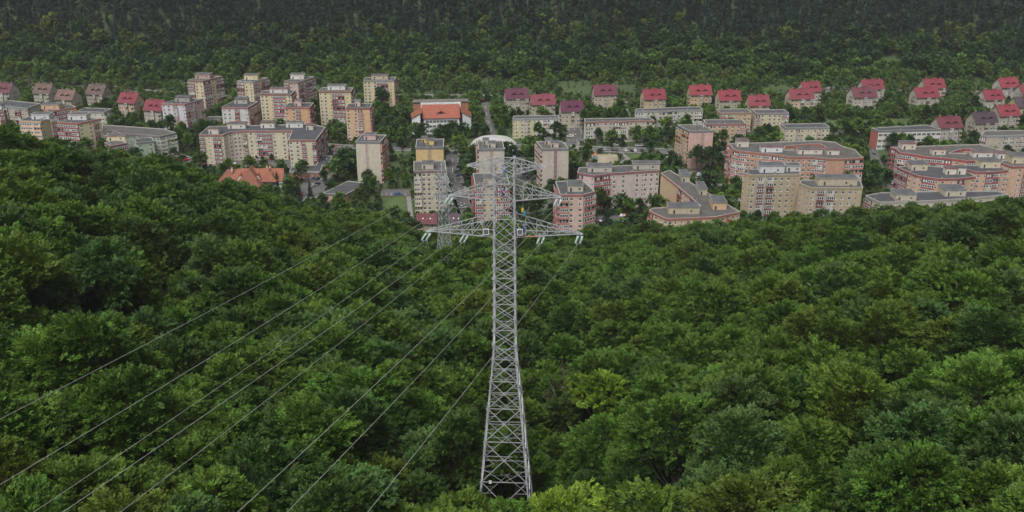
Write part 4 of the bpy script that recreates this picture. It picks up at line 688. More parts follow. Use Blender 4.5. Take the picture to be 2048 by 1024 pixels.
def balcony_mesh(colr, k, npan, fh):
    """unit-wide balcony one floor high: slab, coloured parapet, glazing or open recess with its shade painted dark; k picks the state"""
    key = (colr, k, npan, round(fh, 2))
    if key in _bm: return _bm[key]
    b = MB(); m = mat('wall', calm(colr, 1.12, .22)) if k != 4 else mat('wall', 'c2bdb0'); d = .95; slab = mat('wall', '9c958a')
    b.box(-.5, .5, -d, 0, -.12, .04, slab)
    b.box(-.5, .5, -d - .05, -d + .03, .04, fh * .40, m).box(-.5, -.485, -d + .03, 0, .04, fh * .40, m).box(.485, .5, -d + .03, 0, .04, fh * .40, m)
    z0, z1 = fh * .40 + .003, fh - .125
    b.face([(-.484, -.02, .05), (.484, -.02, .05), (.484, -.02, z1), (-.484, -.02, z1)], DARK)  # near-black sheet on the wall paints in the shade of the recess
    if k in (0, 1, 4):   # glazed in
        y = -d
        b.box(-.5, .5, y, y + .05, z0, z0 + .13, WF).box(-.5, .5, y, y + .05, z1 - .22, z1, WF)
        for i in range(npan + 1):
            x = -.49 + .98 * i / npan; b.box(x - .03 * 4 / npan, x + .03 * 4 / npan, y - .003, y + .053, z0 + .13, z1 - .22, WF)
        for i in range(npan):
            x0 = -.49 + .98 * i / npan; x1 = x0 + .98 / npan; g = CURT if (i * 7 + k * 3) % 5 == 1 else (DARK if (i + k) % 2 else GLASS)
            b.face([(x0, y + .025, z0 + .07), (x1, y + .025, z0 + .07), (x1, y + .025, z1 - .16), (x0, y + .025, z1 - .16)], g)
        for s in (-1, 1): b.face([(s * .49, y + .05, z0), (s * .49, 0, z0), (s * .49, 0, z1), (s * .49, y + .05, z1)], GLASS)
    elif k == 2:         # open with two white window leaves behind
        b.box(-.3, -.05, -.06, -.03, .9, z1 - .3, WF).box(.1, .3, -.06, -.03, .9, z1 - .3, WF).box(-.5, -.47, -d, -.02, z0, z1, m)
    else:
        b.box(-.2, .2, -.06, -.03, .1, z1 - .25, CURT)
    _bm[key] = b.mesh('balcony'); return _bm[key]
def poly_offset(pts, d):
    n = len(pts); out = []
    for i in range(n):
        p0, p1, p2 = Vector(pts[i - 1]), Vector(pts[i]), Vector(pts[(i + 1) % n])
        a = (p1 - p0).normalized(); b = (p2 - p1).normalized(); na = Vector((a.y, -a.x)); nb = Vector((b.y, -b.x))
        k = max(1 + na.dot(nb), .45); q = p1 + (na + nb) * (d / k); out.append((q.x, q.y))
    return out
WID = {'w': 3.1, 's': 1.9, '.': 1.7, 'B': 4.5, 'b': 3.0, 'o': 3.0, 'V': 2.4, 'W': 3.0}
def facade(a, b, z0, nf, fh, pat, store, fi=0):
    a = Vector(a); b = Vector(b); d = b - a; Lf = d.length
    if Lf < 1.2: return
    d.normalize(); rz = math.atan2(d.y, d.x); tot = sum(WID[c] for c in pat)
    n = max(1, round(Lf / tot)) if Lf / tot > 1.75 else 1
    pat = pat * n; sc_ = Lf / (tot * n); x = 0
    for c in pat:
        wd = WID[c] * sc_; p = a + d * (x + wd / 2); x += wd
        if c == '.': continue
        if c == 'V': store['strip'].append((p.x, p.y, rz, min(wd * .6, 1.9))); continue
        for f in range(nf):
            z = z0 + f * fh
            if c == 'w': store['window'].append((p.x, p.y, z + fh * .33, rz, rnd.choice((0, 0, 1, 2)), fi))
            elif c == 's': store['window'].append((p.x, p.y, z + fh * .42, rz, 's', fi))
            elif c == 'W': store['window'].append((p.x, p.y, z + fh * .3, rz, 'W', fi))
            else:
                k = rnd.choice((0, 0, 0, 1, 1, 2, 3, 4)) if c != 'o' else rnd.choice((2, 2, 3, 0))
                store['balcony'].append((p.x, p.y, z, rz, k, wd * (.985 if c == 'B' else .9), 4 if wd > 3.6 else 3, fi))
CAMP = Vector((0, 0))
BLD = []
def place_openings(root, store, balcol, fh, limit=100):
    ox, oy, oz = root.location
    def put(items, kind):
        items = list(items); ind, extra = items[:limit], items[limit:]
        for it in ind:
            if kind == 'window':
                me = small_window() if it[4] == 's' else school_window() if it[4] == 'W' else window_mesh(it[4])
                link('window', me, root, (it[0] - ox, it[1] - oy, it[2] - oz), it[3])
            else:
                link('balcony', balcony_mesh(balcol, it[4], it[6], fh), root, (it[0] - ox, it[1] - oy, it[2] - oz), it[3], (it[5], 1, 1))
        if extra:
            V, Fc, Mi, ms, base = [], [], [], [], 0
            for it in extra:
                if kind == 'window': me = small_window() if it[4] == 's' else school_window() if it[4] == 'W' else window_mesh(it[4]); s = 1
                else: me = balcony_mesh(balcol, it[4], it[6], fh); s = it[5]
                c, sn = math.cos(it[3]), math.sin(it[3])
                for v in me.vertices: V.append((it[0] - ox + v.co.x * s * c - v.co.y * sn, it[1] - oy + v.co.x * s * sn + v.co.y * c, it[2] - oz + v.co.z))
                for p in me.polygons:
                    Fc.append([base + i for i in p.vertices]); m = me.materials[p.material_index]
                    if m not in ms: ms.append(m)
                    Mi.append(ms.index(m))
                base += len(me.vertices)
            me = bpy.data.meshes.new(kind + 's'); me.from_pydata(V, [], Fc)
            for m in ms: me.materials.append(m)
            me.polygons.foreach_set('material_index', Mi); me.update(); tag(link('further_' + kind + 's', me, root), kind='stuff')
    put(store['window'], 'window'); put(store['balcony'], 'balcony')
def building(B):
    pts = B['p']; H = B['H']; nf = B['f']; z0 = B['z']; cx = sum(p[0] for p in pts) / len(pts); cy = sum(p[1] for p in pts) / len(pts)
    root = tag(empty(B['n'], (cx, cy, z0)), B['l'], B['c'], B['g']); L = [(x - cx, y - cy) for x, y in pts]
    hole = [(x - cx, y - cy) for x, y in B['hole']] if B['hole'] else None
    if hole:
        ar = sum(hole[i][0] * hole[(i + 1) % len(hole)][1] - hole[(i + 1) % len(hole)][0] * hole[i][1] for i in range(len(hole)))
        if ar > 0: hole = hole[::-1]
    wm = mat('wall', B['w']); b = MB(); n = len(L)
    for i in range(n):
        (x0, y0), (x1, y1) = L[i], L[(i + 1) % n]; m = wm
        if B['ws'] and i < len(B['ws']) and B['ws'][i]: m = mat('wall', B['ws'][i])
        b.face([(x0, y0, -2), (x1, y1, -2), (x1, y1, H - .25), (x0, y0, H - .25)], m)
    if hole:
        for i in range(len(hole)):
            (x0, y0), (x1, y1) = hole[i], hole[(i + 1) % len(hole)]; b.face([(x0, y0, 0), (x1, y1, 0), (x1, y1, H - .25), (x0, y0, H - .25)], wm)
    b.build('wall', root)
    # roof sheet
    loops = [[Vector((x, y, H)) for x, y in L]] + ([[Vector((x, y, H)) for x, y in hole]] if hole else [])
    tri = tessellate_polygon(loops); flat = [v for l in loops for v in l]
    me = bpy.data.meshes.new('roof'); fs = []
    for t in tri:
        a_, b_, c_ = (flat[i] for i in t)
        fs.append(t if (b_ - a_).cross(c_ - a_).z > 0 else t[::-1])
    me.from_pydata([tuple(v) for v in flat], [], fs)
    gry = rnd.choice(('4a4b4f', '515153', '45474c', '575553')); me.materials.append(mat('roof_felt', gry, .85)); link('roof', me, root)
    # coloured parapet band round the roof
    tm = mat('wall', B['t']); pb = MB()
    for lp, s in ((L, 1),) + (((hole, 1),) if hole else ()):
        o = poly_offset(lp, .14); q = poly_offset(lp, -.28); nn = len(lp)
        for i in range(nn):
            j = (i + 1) % nn; (ax, ay), (bx, by), (cx_, cy_), (dx, dy) = o[i], o[j], q[j], q[i]
            zb, zt_ = H - .75, H + .45
            pb.face([(ax, ay, zb), (bx, by, zb), (bx, by, zt_), (ax, ay, zt_)], tm).face([(ax, ay, zt_), (bx, by, zt_), (cx_, cy_, zt_), (dx, dy, zt_)], CONC)
            pb.face([(cx_, cy_, H), (dx, dy, H), (dx, dy, zt_), (cx_, cy_, zt_)], CONC).face([(bx, by, zb), (ax, ay, zb), (L[i] if lp is L else hole[i]) + (zb,), (L[j] if lp is L else hole[j]) + (zb,)][::-1], tm)
    pb.build('parapet', root)
    # penthouses
    for (hx, hy, ang, wd, dp, hh, colr, cap) in B['h']:
        m = wm if colr == 'wall' else mat('wall', colr); h = MB(); h.box(0, wd, 0, dp, 0, hh, m)
        hb = h.build('penthouse', root, (hx - cx, hy - cy, H + .004), ang)
        c = MB(); c.box(-.25, wd + .25, -.25, dp + .25, hh, hh + .3, mat('wall', cap) if cap else mat('roof_felt', '5c5d5f'))
        c.box(0.1, wd - .1, .1, dp - .1, hh + .3, hh + .34, mat('roof_felt', '56575a')); c.build('roof_slab', hb)
        dd = MB(); dd.box(.15 * wd, .15 * wd + .8, -.03, .02, .1, min(1.9, hh - .4), DARK)
        if wd > 7: dd.box(.7 * wd, .7 * wd + .9, -.03, .02, 1.0, min(1.8, hh - .4), DARK)
        dd.build('door', hb)
    # vents and small roof gear
    xs = [p[0] for p in L]; ys = [p[1] for p in L]
    fh = H / nf if nf > 0 else H; fh = (H - .9) / nf
    for _ in range(3 if H > 8 else 1):
        i = rnd.randrange(n); j = (i + 1) % n; t = rnd.uniform(.2, .8); ex, ey = L[j][0] - L[i][0], L[j][1] - L[i][1]; le = math.hypot(ex, ey)
        if le < 4: continue
        ix, iy = -ey / le, ex / le; px_, py_ = L[i][0] + ex * t + ix * 2.2, L[i][1] + ey * t + iy * 2.2
        v = MB(); v.box(-.35, .35, -.35, .35, 0, .8, CONC).box(-.45, .45, -.45, .45, .82, .95, mat('roof_felt', '56575a')); v.build('roof_vent', root, (px_, py_, H + .004), math.atan2(ey, ex))
    store = {'window': [], 'balcony': [], 'strip': []}
    order = []
    for i in range(n):
        a, c = pts[i], pts[(i + 1) % n]; nx, ny = c[1] - a[1], -(c[0] - a[0]); mx, my = (a[0] + c[0]) / 2, (a[1] + c[1]) / 2
        vis = (-mx * nx - my * ny) / (math.hypot(nx, ny) * math.hypot(mx, my) + 1e-6)
        order.append((-vis, i))
    for nv, i in sorted(order):
        pat = B['pt'][i] if i < len(B['pt']) else '.'
        if nv > -.04: continue
        facade(pts[i], pts[(i + 1) % n], z0 + .15, nf, fh, pat, store, i)
    if hole:
        hh_ = [(x + cx, y + cy) for x, y in hole]
        for i in range(len(hh_)):
            a, c = hh_[i], hh_[(i + 1) % len(hh_)]; nx, ny = c[1] - a[1], -(c[0] - a[0])
            if -a[0] * nx - a[1] * ny > 0: facade(a, c, z0 + .15 + fh * (nf - 2), 2, fh, 'w.w', store, i)
    place_openings(root, store, B['b'], fh)
    for (x, y, rz, wd) in store['strip']:
        s = MB(); m1 = mat('wall', B['st'] or '8f7077'); m2 = mat('wall', 'b8a898')
        for f in range(nf): s.box(-wd / 2, wd / 2, -.05, .02, .3 + f * fh, .3 + f * fh + fh - .22, m1)
        s.box(-wd / 2 - .15, -wd / 2 - .002, -.09, .02, .2, H - 1, m2).box(wd / 2 + .002, wd / 2 + .15, -.09, .02, .2, H - 1, m2)
        s.build('stair_panel', root, (x - cx, y - cy, 0), rz)
    BLD.append((B['l'], pts)); return root
BROOTS = [building(B) for B in BUILDINGS]

# ---------------------------------------------------------------- gable roofed houses
def house(x, y, ang, L_, dep, He, rh, nf, roofc, wallc, label):
    root = tag(empty('gabled_house', (x, y, 0), ang), label, 'house', 'gable roofed houses of the estate' if nf > 2 else 'small houses at the forest edge')
    old = roofc in ('7d5848', '8f6450', '755248'); W0, W1, D0, D1 = .55, L_ - .55, .9, dep - .9; wm = mat('wall', wallc); b = MB(); sl = rh / (dep / 2)
    zr = He + rh - .35; e = He + D0 * sl - .3
    rec = nf > 2
    b.face([(W0, D0, -2), (W1, D0, -2), (W1, D0, e), (W0, D0, e)], wm).face([(W1, D1, -2), (W0, D1, -2), (W0, D1, e), (W1, D1, e)], wm)
    b.face([(W1, D0, -2), (W1, D1, -2), (W1, D1, e), (W1, dep / 2, zr), (W1, D0, e)], wm).face([(W0, D1, -2), (W0, D0, -2), (W0, D0, e), (W0, dep / 2, zr), (W0, D1, e)], wm)
    b.build('wall', root)
    roofc = calm(roofc); tl = mat('old_tile' if old else 'roof_tile', roofc, .6); r = MB(); edge = mat('wall', '6a5a50')
    for s in (0, 1):
        ye, yr = (0, dep / 2) if s == 0 else (dep, dep / 2)
        p = [(0, ye, He), (L_, ye, He), (L_, yr, He + rh), (0, yr, He + rh)]
        q = [(a, c, z - .3) for a, c, z in p]
        if s: p = p[::-1]; q = q[::-1]
        r.face(p, tl); r.face(q[::-1], edge)
        for i in range(4): r.face([q[i], q[(i + 1) % 4], p[(i + 1) % 4], p[i]], edge if i != 2 else tl)
    c = L_ * .56; r.hexa([(c - 2, dep / 2 - 1.2, He + rh - 1.3), (c + 2, dep / 2 - 1.2, He + rh - 1.3), (c + 2, dep / 2 + 1.2, He + rh - 1.3), (c - 2, dep / 2 + 1.2, He + rh - 1.3), (c - 2, dep / 2 - .2, He + rh + .75), (c + 2, dep / 2 - .2, He + rh + .75), (c + 2, dep / 2 + .2, He + rh + .75), (c - 2, dep / 2 + .2, He + rh + .75)], tl) if rec else None
    r.build('roof', root)
    if rec:
        for t in (.38, .68):   # brow dormers
            cx = L_ * t; y0 = dep * .2; z0 = He + y0 * sl; hh = 1.15; d = MB(); w_ = 1.9
            d.face([(cx - w_, y0, z0 + .03), (cx + w_, y0, z0 + .03), (cx + .2, y0, z0 + hh), (cx - .2, y0, z0 + hh)], DARK)
            yb = y0 + hh / sl + .9; zb = He + yb * sl + .02
            for s in (-1, 1):
                d.face([(cx, y0 - .35, z0 + hh + .16), (cx + s * (w_ + .45), y0 - .35, z0 - .05), (cx + s * (w_ + .45), y0 + .1, z0 + .12), (cx, yb, zb)], tl)
            d.build('dormer', root)
        for t in (.2, .86):
            ch = MB(); ch.box(-.35, .35, -.3, .3, -1.6, .7, mat('brick', '9a6a56')).box(-.42, .42, -.37, .37, .7, .82, CONC); ch.build('chimney', root, (L_ * t, dep / 2 + .8, He + rh))
    else:
        for t in (.3, .65):
            k = MB(); y1 = dep * .22; k.face([(L_ * t, y1, He + y1 * sl + .05), (L_ * t + .5, y1, He + y1 * sl + .05), (L_ * t + .5, y1 + .5, He + (y1 + .5) * sl + .05), (L_ * t, y1 + .5, He + (y1 + .5) * sl + .05)], WF); k.build('skylight', root)
    # openings, in world coordinates
    def wpt(a, c): return (x + a * math.cos(ang) - c * math.sin(ang), y + a * math.sin(ang) + c * math.cos(ang))
    store = {'window': [], 'balcony': [], 'strip': []}; fh = (He - .4) / nf
    A, B_, C_, D_ = wpt(W0, D0), wpt(W1, D0), wpt(W1, D1), wpt(W0, D1)
    facade(A, B_, .3, nf, fh, 'ww.b.wo' if rec else 'w.w', store)
    side = [(D_, A), (B_, C_)]
    for a, c in side:
        nx, ny = c[1] - a[1], -(c[0] - a[0])
        if -a[0] * nx - a[1] * ny > 0: facade(a, c, .3, nf, fh, '.sos' if rec else 'w.', store)
    for kind in ('window', 'balcony'):
        for it in store[kind]:
            dx, dy = it[0] - x, it[1] - y; lx = dx * math.cos(ang) + dy * math.sin(ang); ly = -dx * math.sin(ang) + dy * math.cos(ang)
            if kind == 'window': link('window', small_window() if it[4] == 's' else window_mesh(it[4]), root, (lx, ly, it[2]), it[3] - ang)
            else: link('balcony', balcony_mesh('a09884', it[4], it[6], fh), root, (lx, ly, it[2]), it[3] - ang, (it[5], 1, 1))
    BLD.append((label, [A, B_, C_, D_]))
for hdat in HOUSES: house(*hdat)

# ---------------------------------------------------------------- hotel-like hall with the orange roof
def hall():
    (cx, cy), yaw, wd = SPECIAL['hotel']; root = tag(empty('assembly_hall', (cx, cy, 0), yaw), 'white hall with big orange roof, slanted side wings and one dark eyebrow dormer', 'hall')
    wm = mat('wall', 'dcdce0'); tl = mat('roof_tile', '96594a', .6); tb = mat('roof_tile', '8a5844', .7); br = mat('brick', '9c6a54'); hw = wd / 2
    b = MB(); b.box(-hw + .6, hw - .6, .9, 12, -2, 10.6, wm); b.build('wall', root)
    r = MB(); r.hexa([(-hw, 0, 10.7), (hw, 0, 10.7), (hw, 11.5, 17.2), (-hw + .2, 11.5, 17.2), (-hw, 0, 11.0), (hw, 0, 11.0), (hw - .4, 11.5, 17.6), (-hw - .4, 11.5, 17.6)], tl); r.build('roof', root)
    d = MB(); y0, z0 = 3.6, 11 + 3.6 * .57
    d.face([(-3.4, y0, z0 + .04), (2.6, y0, z0 + .04), (-.4, y0, z0 + 1.7)], DARK)
    for s, e in ((-1, -3.9), (1, 3.1)): d.face([(-.4, y0 - .3, z0 + 1.9), (e, y0 - .3, z0 - .05), (e, y0 + .1, z0 + .2), (-.4, 7.6, 11 + 7.6 * .57 + .1)], tl)
    d.build('dormer', root)
    for s in (-1, 1):
        w_ = MB(); x0, x1 = s * (hw + .4), s * (hw + 7.2)
        pr = [(x0 + s * 1.2, -1.5), (x1, .5), (x1, 13), (x0 + s * 1.2, 13)]
        zt_ = lambda x: 15.2 - (abs(x) - hw) * .52
        q = pr if s > 0 else pr[::-1]
        for i in range(4):
            (ax, ay), (bx, by) = q[i], q[(i + 1) % 4]
            w_.face([(ax, ay, -2), (bx, by, -2), (bx, by, zt_(bx)), (ax, ay, zt_(ax))], wm)
        w_.build('wing_wall', root)
        g = MB(); k = [(x0, -2.2), (x1 + s * .5, -.2), (x1 + s * .5, 13.5), (x0, 13.5)]
        k = k if s > 0 else k[::-1]
        g.hexa([(a, c, zt_(a) + .02) for a, c in k] + [(a, c, zt_(a) + .4) for a, c in k], tb); g.build('wing_roof', root)
    bk = MB(); bk.box(-18.5, 18.5, 13.6, 21, -2, 17.6, br).box(-13.5, 13.5, 12.4, 13.59, 14.5, 18.4, wm); bk.box(-18.8, 18.8, 13.3, 21.3, 18.42, 18.8, mat('roof_felt', '6f6a66')); bk.build('rear_block', root)
    for i in range(9):
        for f in range(3): link('window', school_window(), root, (-hw + 3 + i * (wd - 6) / 8, .9, 1.2 + f * 3.25), 0, (.78, 1, 1.05))
    for i in range(6): link('window', school_window(), root, (-6.5 + i * 2.6 + (i // 2) * .6, 12.4, 15.6), 0, (.5, 1, .8))
    p = MB(); p.box(-4.2, 4.2, -3.2, .88, 3.4, 4.1, mat('wall', '9c7460')); p.box(-4, -3.7, -3, -2.7, -1, 3.4, wm).box(3.7, 4, -3, -2.7, -1, 3.4, wm); p.build('porch', root)
    c, s = math.cos(yaw), math.sin(yaw); BLD.append(('white hall with big orange roof', [(cx + a * c - d_ * s, cy + a * s + d_ * c) for a, d_ in ((-22, -3), (22, -3), (22, 22), (-22, 22))]))
hall()
def mansion():
    (cx, cy), yaw, wd = SPECIAL['mansion']; root = tag(empty('tile_roofed_villa', (cx, cy, 0), yaw), 'white villa with rambling orange tile roofs and gable dormers at the forest edge', 'villa')
    wm = mat('wall', 'd5d3cc'); tl = mat('roof_tile', '8e5a46', .65); tl2 = mat('roof_tile', '7e5141', .65); hw = wd / 2
    b = MB(); b.box(-hw + .5, hw - .5, .5, 11.5, -2, 7, wm); b.face([(hw - .5, .5, 7.0), (hw - .5, 11.5, 7.0), (hw - .5, 6, 12.1)], wm); b.build('wall', root)
    r = MB()
    def gab(x0, x1, y0, y1, ze, zr, m, hip=0, axis='x'):
        if axis == 'x':
            ym = (y0 + y1) / 2; r.face([(x0, y0, ze), (x1, y0, ze), (x1 - 0, ym, zr), (x0 + hip, ym, zr)], m); r.face([(x1, y1, ze), (x0, y1, ze), (x0 + hip, ym, zr), (x1, ym, zr)], m)
            if hip: r.face([(x0, y1, ze), (x0, y0, ze), (x0 + hip, ym, zr)], m)
        else:
            xm = (x0 + x1) / 2; r.face([(x0, y1, ze), (x0, y0, ze), (xm, y0 + hip, zr), (xm, y1, zr)], m); r.face([(x1, y0, ze), (x1, y1, ze), (xm, y1, zr), (xm, y0 + hip, zr)], m)
            if hip: r.face([(x0, y0, ze), (x1, y0, ze), (xm, y0 + hip, zr)], m)
    gab(-hw, hw, 0, 12, 6.9, 12.3, tl, 5); gab(-hw + 5, -hw + 20, -5, 9, 6.2, 13.4, tl2, 6, 'y'); gab(hw - 12, hw - 3, -2, 8, 6.9, 12.6, tl, 4, 'y'); gab(-hw - 6, -hw + 7, 2, 12, 6, 11.6, tl2, 5); gab(-hw + 12, -hw + 22, -9, 0, 4.4, 9, tl2, 4, 'y')
    r.build('roof', root)
    w2 = MB(); w2.box(-hw + 6, -hw + 19, -4, .49, -2, 6.1, wm); w2.box(-hw + 13, -hw + 21, -8, -4.01, -2, 4.3, wm); w2.box(-hw - 5, -hw + .49, 3, 11, -2, 6, wm); w2.build('wing_wall', root)
    for x in (-hw + 7.5, hw - 13.5):
        g = MB(); g.face([(x - 1.6, -.6, 6), (x + 1.6, -.6, 6), (x + 1.6, -.6, 8.3), (x, -.6, 10.4), (x - 1.6, -.6, 8.3)], wm)
        g.face([(x - 2, -.9, 7.8), (x, -.9, 10.7), (x, 4.4, 10.7), (x - 2, 3.4, 7.8)], tl).face([(x, -.9, 10.7), (x + 2, -.9, 7.8), (x + 2, 3.4, 7.8), (x, 4.4, 10.7)], tl)
        g.face([(x - 1.6, -.6, 6), (x - 1.6, -.6, 8.3), (x - 1.6, 2, 8.3)], wm).face([(x + 1.6, -.6, 8.3), (x + 1.6, -.6, 6), (x + 1.6, 2, 8.3)], wm); gd = g.build('dormer', root)
        link('window', window_mesh(2), gd, (x, -.6, 6.6), 0, (.8, 1, .9))
    for i in range(6): link('window', window_mesh(i % 3), root, (hw - 11 + i * 1.9, .5, 4.2), 0)
    for x, y in ((hw - 9.5, 7), (hw - 8, 7.6), (hw - 6.2, 3.0), (-hw + 2, 5.0)):
        c = MB(); c.box(-.4, .4, -.4, .4, -1.8, .9, mat('wall', 'cdbf9c')).box(-.5, .5, -.5, .5, .9, 1.05, mat('brick', '9c5a44')); c.build('chimney', root, (x, y, 12.4 if y > 4 else 10.6))
    c, s = math.cos(yaw), math.sin(yaw); BLD.append(('villa with orange tile roofs', [(cx + a * c - d_ * s, cy + a * s + d_ * c) for a, d_ in ((-hw - 6, -9), (hw, -2), (hw, 13), (-hw - 6, 13))]))
mansion()
def dome():
    (cx, cy), yaw, wd = SPECIAL['dome']; root = tag(empty('air_dome', (cx, cy + 9, 0), yaw), 'big white fabric sports dome behind the middle towers', 'sports dome')
    m = mat('cloth', 'b4b3b0', .6); sm = mat('cloth', 'a8a7a3', .7); V = []; Fc = []; nu, nv = 32, 14; a, b_, h = wd / 2 + .5, 16, 7.0
    for j in range(nv + 1):
        t = j / nv * math.pi / 2
        for i in range(nu):
            p = 2 * math.pi * i / nu; f = math.cos(t)
            V.append((a * f * math.copysign(abs(math.cos(p)) ** .8, math.cos(p)), b_ * f * math.copysign(abs(math.sin(p)) ** .8, math.sin(p)), h * math.sin(t)))
    for j in range(nv):
        for i in range(nu): Fc.append((j * nu + i, j * nu + (i + 1) % nu, (j + 1) * nu + (i + 1) % nu, (j + 1) * nu + i))
    me = bpy.data.meshes.new('membrane'); me.from_pydata(V, [], Fc); me.materials.append(m); me.materials.append(sm)
    me.polygons.foreach_set('material_index', [1 if (k % nu) % 4 == 3 and False else 0 for k in range(len(Fc))]); me.polygons.foreach_set('use_smooth', [True] * len(Fc)); me.update(); link('membrane', me, root)
    s = MB()
    for i in range(0, nu, 4): s.tube([Vector(V[j * nu + i]) * 1.004 for j in range(nv + 1)], .09, sm)
    s.build('seam_strap', root)
    BLD.append(('white sports dome', [(cx - a, cy - 7), (cx + a, cy - 7), (cx + a, cy + 31), (cx - a, cy + 31)]))
dome()
# small yellow garage between the pylon arm and the salmon tower
def shed(x, y, rz, w_, d_, h_, c, label):
    root = tag(empty('shed', (x, y, 0), rz), label, 'shed'); b = MB(); b.box(0, w_, 0, d_, -1, h_, mat('wall', c)); b.build('wall', root)
    r = MB(); r.hexa([(-.2, -.2, h_), (w_ + .2, -.2, h_), (w_ + .2, d_ + .2, h_), (-.2, d_ + .2, h_), (-.2, -.2, h_ + .15), (w_ + .2, -.2, h_ + .15), (w_ + .2, d_ + .2, h_ + .7), (-.2, d_ + .2, h_ + .7)], mat('roof_felt', '5c5d5f')); r.build('roof', root)
    d2 = MB(); d2.box(w_ * .6, w_ * .85, -.04, .02, .1, 2.1, DARK); d2.build('door', root)
    c_, s_ = math.cos(rz), math.sin(rz); BLD.append(('shed', [(x + a * c_ - q * s_, y + a * s_ + q * c_) for a, q in ((0, 0), (w_, 0), (w_, d_), (0, d_))]))
shed(SHED[0], SHED[1], .1, 4.5, 5, 3.2, 'c9b46c', 'small yellow shed with a brown door beside the salmon tower')
# ---------------------------------------------------------------- lattice pylons
GALV = mat('galvanized', (.50, .51, .53), .5, .35); GALV2 = mat('galvanized', (.35, .36, .38), .55, .35); INS = mat('glass', (.30, .38, .36), .25); WIRE = mat('galvanized', (.46, .46, .44), .45, .3); RUST = mat('paint', (.28, .12, .09))
def lerp(a, b, t): return a + (b - a) * t
def pylon(name, loc, rz, prof, levels, arms, peak=None, label='', group=None, seed=1, legr=.115, brr=.052, bolts=True, strings=True):
    root = tag(empty(name, loc, rz), label, 'pylon', group)
    zs = [p[0] for p in prof]; ws = [p[1] for p in prof]
    hw = lambda z: float(np.interp(z, zs, ws))
    cor = lambda z: [Vector((sx * hw(z), sy * hw(z), z)) for sx, sy in ((-1, -1), (1, -1), (1, 1), (-1, 1))]
    top = levels[-1]
    for i in range(4):
        b = MB(); q = [cor(z)[i] for z in zs if z <= top]
        for k, (a, c) in enumerate(zip(q[:-1], q[1:])): b.bar(a, c, legr * (1.25 if k == 0 else 1), GALV)
        if i in (0, 1, 2) and bolts:
            z = 3.0
            while z < top:
                c = cor(z)[i]; s = -1 if i == 0 else 1; b.bar(c, c + Vector((s * .28, 0, 0)), .018, GALV2); z += .9
        b.build('leg', root)
    br = MB(); pl = br
    for li, (z0, z1) in enumerate(zip(levels[:-1], levels[1:])):
        A, B_ = cor(z0), cor(z1); big = (z1 - z0) > 2.6
        for i in range(4):
            j = (i + 1) % 4; br.bar(A[i], B_[j], brr * (1.15 if big else 1), GALV).bar(A[j], B_[i], brr * (1.15 if big else 1), GALV)
            if li % (1 if big else 2) == 0: br.bar(B_[i], B_[j], brr, GALV)
            if big:
                t = hw(z0) / (hw(z0) + hw(z1)); X = A[i].lerp(B_[j], t); zc = X.z
                C = cor(zc); br.bar(C[i], C[j], brr * .9, GALV2)
                for (a, b2) in ((A[i], B_[i]), (A[j], B_[j])):
                    m1 = a.lerp(b2, t * .5); m2 = a.lerp(b2, t + (1 - t) * .5); x1 = a.lerp(X, .5); x2 = b2.lerp(X, .5)
                    br.bar(m1, x1, brr * .7, GALV2).bar(m2, x2, brr * .7, GALV2)
                n = (A[j] - A[i]).cross(Vector((0, 0, 1))).normalized(); dd = (A[j] - A[i]).normalized()
                pl.hexa([tuple(X + dd * a + Vector((0, 0, c)) + n * e) for e in (.06,) for a, c in ((-.22, -.2), (.22, -.2), (.22, .2), (-.22, .2))] + [tuple(X + dd * a + Vector((0, 0, c)) + n * .08) for a, c in ((-.22, -.2), (.22, -.2), (.22, .2), (-.22, .2))], GALV)
            pj = B_[i]; s = .2
            pl.box(pj.x - s, pj.x + s, pj.y - .012 - .13 * (1 if pj.y > 0 else -1) * -1, pj.y + .012 - .13 * (1 if pj.y > 0 else -1) * -1, pj.z - s, pj.z + s, GALV)
        if li % 3 == 0 and not big: br.bar(B_[0], B_[2], brr * .8, GALV2).bar(B_[1], B_[3], brr * .8, GALV2)
        if big: 
            M = [(B_[i] + B_[(i + 1) % 4]) / 2 for i in range(4)]
            for i in range(4): br.bar(M[i], M[(i + 1) % 4], brr * .8, GALV2)
    br.build('bracing', root)
    if peak:
        p = MB(); 
        for c in cor(top): p.bar(c, (0, 0, peak), brr * 1.3, GALV)
        for f in (.33, .62):
            q = [c.lerp(Vector((0, 0, peak)), f) for c in cor(top)]
            for i in range(4): p.bar(q[i], q[(i + 1) % 4], brr, GALV)
        p.build('peak', root)
    out = []
    for (zb, zu, reach, side, npan) in arms:
        b = MB(); wb, wu = hw(zb), hw(zu); tipz = zb + .25 if zb < top - 1.8 else zb + (zu - zb) * .55
        tip = [Vector((side * reach, -.22, tipz)), Vector((side * reach, .22, tipz))]
        bl = [Vector((side * wb, -wb, zb)), Vector((side * wb, wb, zb))]; up = [Vector((side * wu, -wu, zu)), Vector((side * wu, wu, zu))]
        r_ = brr * 1.5
        for k in (0, 1): b.bar(bl[k], tip[k], r_, GALV).bar(up[k], tip[k], r_ * .85, GALV)
        b.bar(tip[0], tip[1], r_, GALV)
        pb = [[bl[k].lerp(tip[k], i / npan) for i in range(npan + 1)] for k in (0, 1)]; pu = [[up[k].lerp(tip[k], i / npan) for i in range(npan + 1)] for k in (0, 1)]
        for i in range(npan):
            for k in (0, 1):
                b.bar(pb[k][i], pu[k][i], brr * .8, GALV) if i else None
                b.bar(pu[k][i], pb[k][i + 1], brr * .9, GALV)
            b.bar(pb[0][i], pb[1][i], brr * .8, GALV).bar(pb[0][i], pb[1][i + 1], brr * .75, GALV2).bar(pu[0][i], pu[1][i], brr * .75, GALV2)
        b.box(side * reach - .2, side * reach + .2, -.3, .3, tipz - .16, tipz - .06, GALV)
        b.build('crossarm', root); out.append((side * reach, tipz))
    return root, out
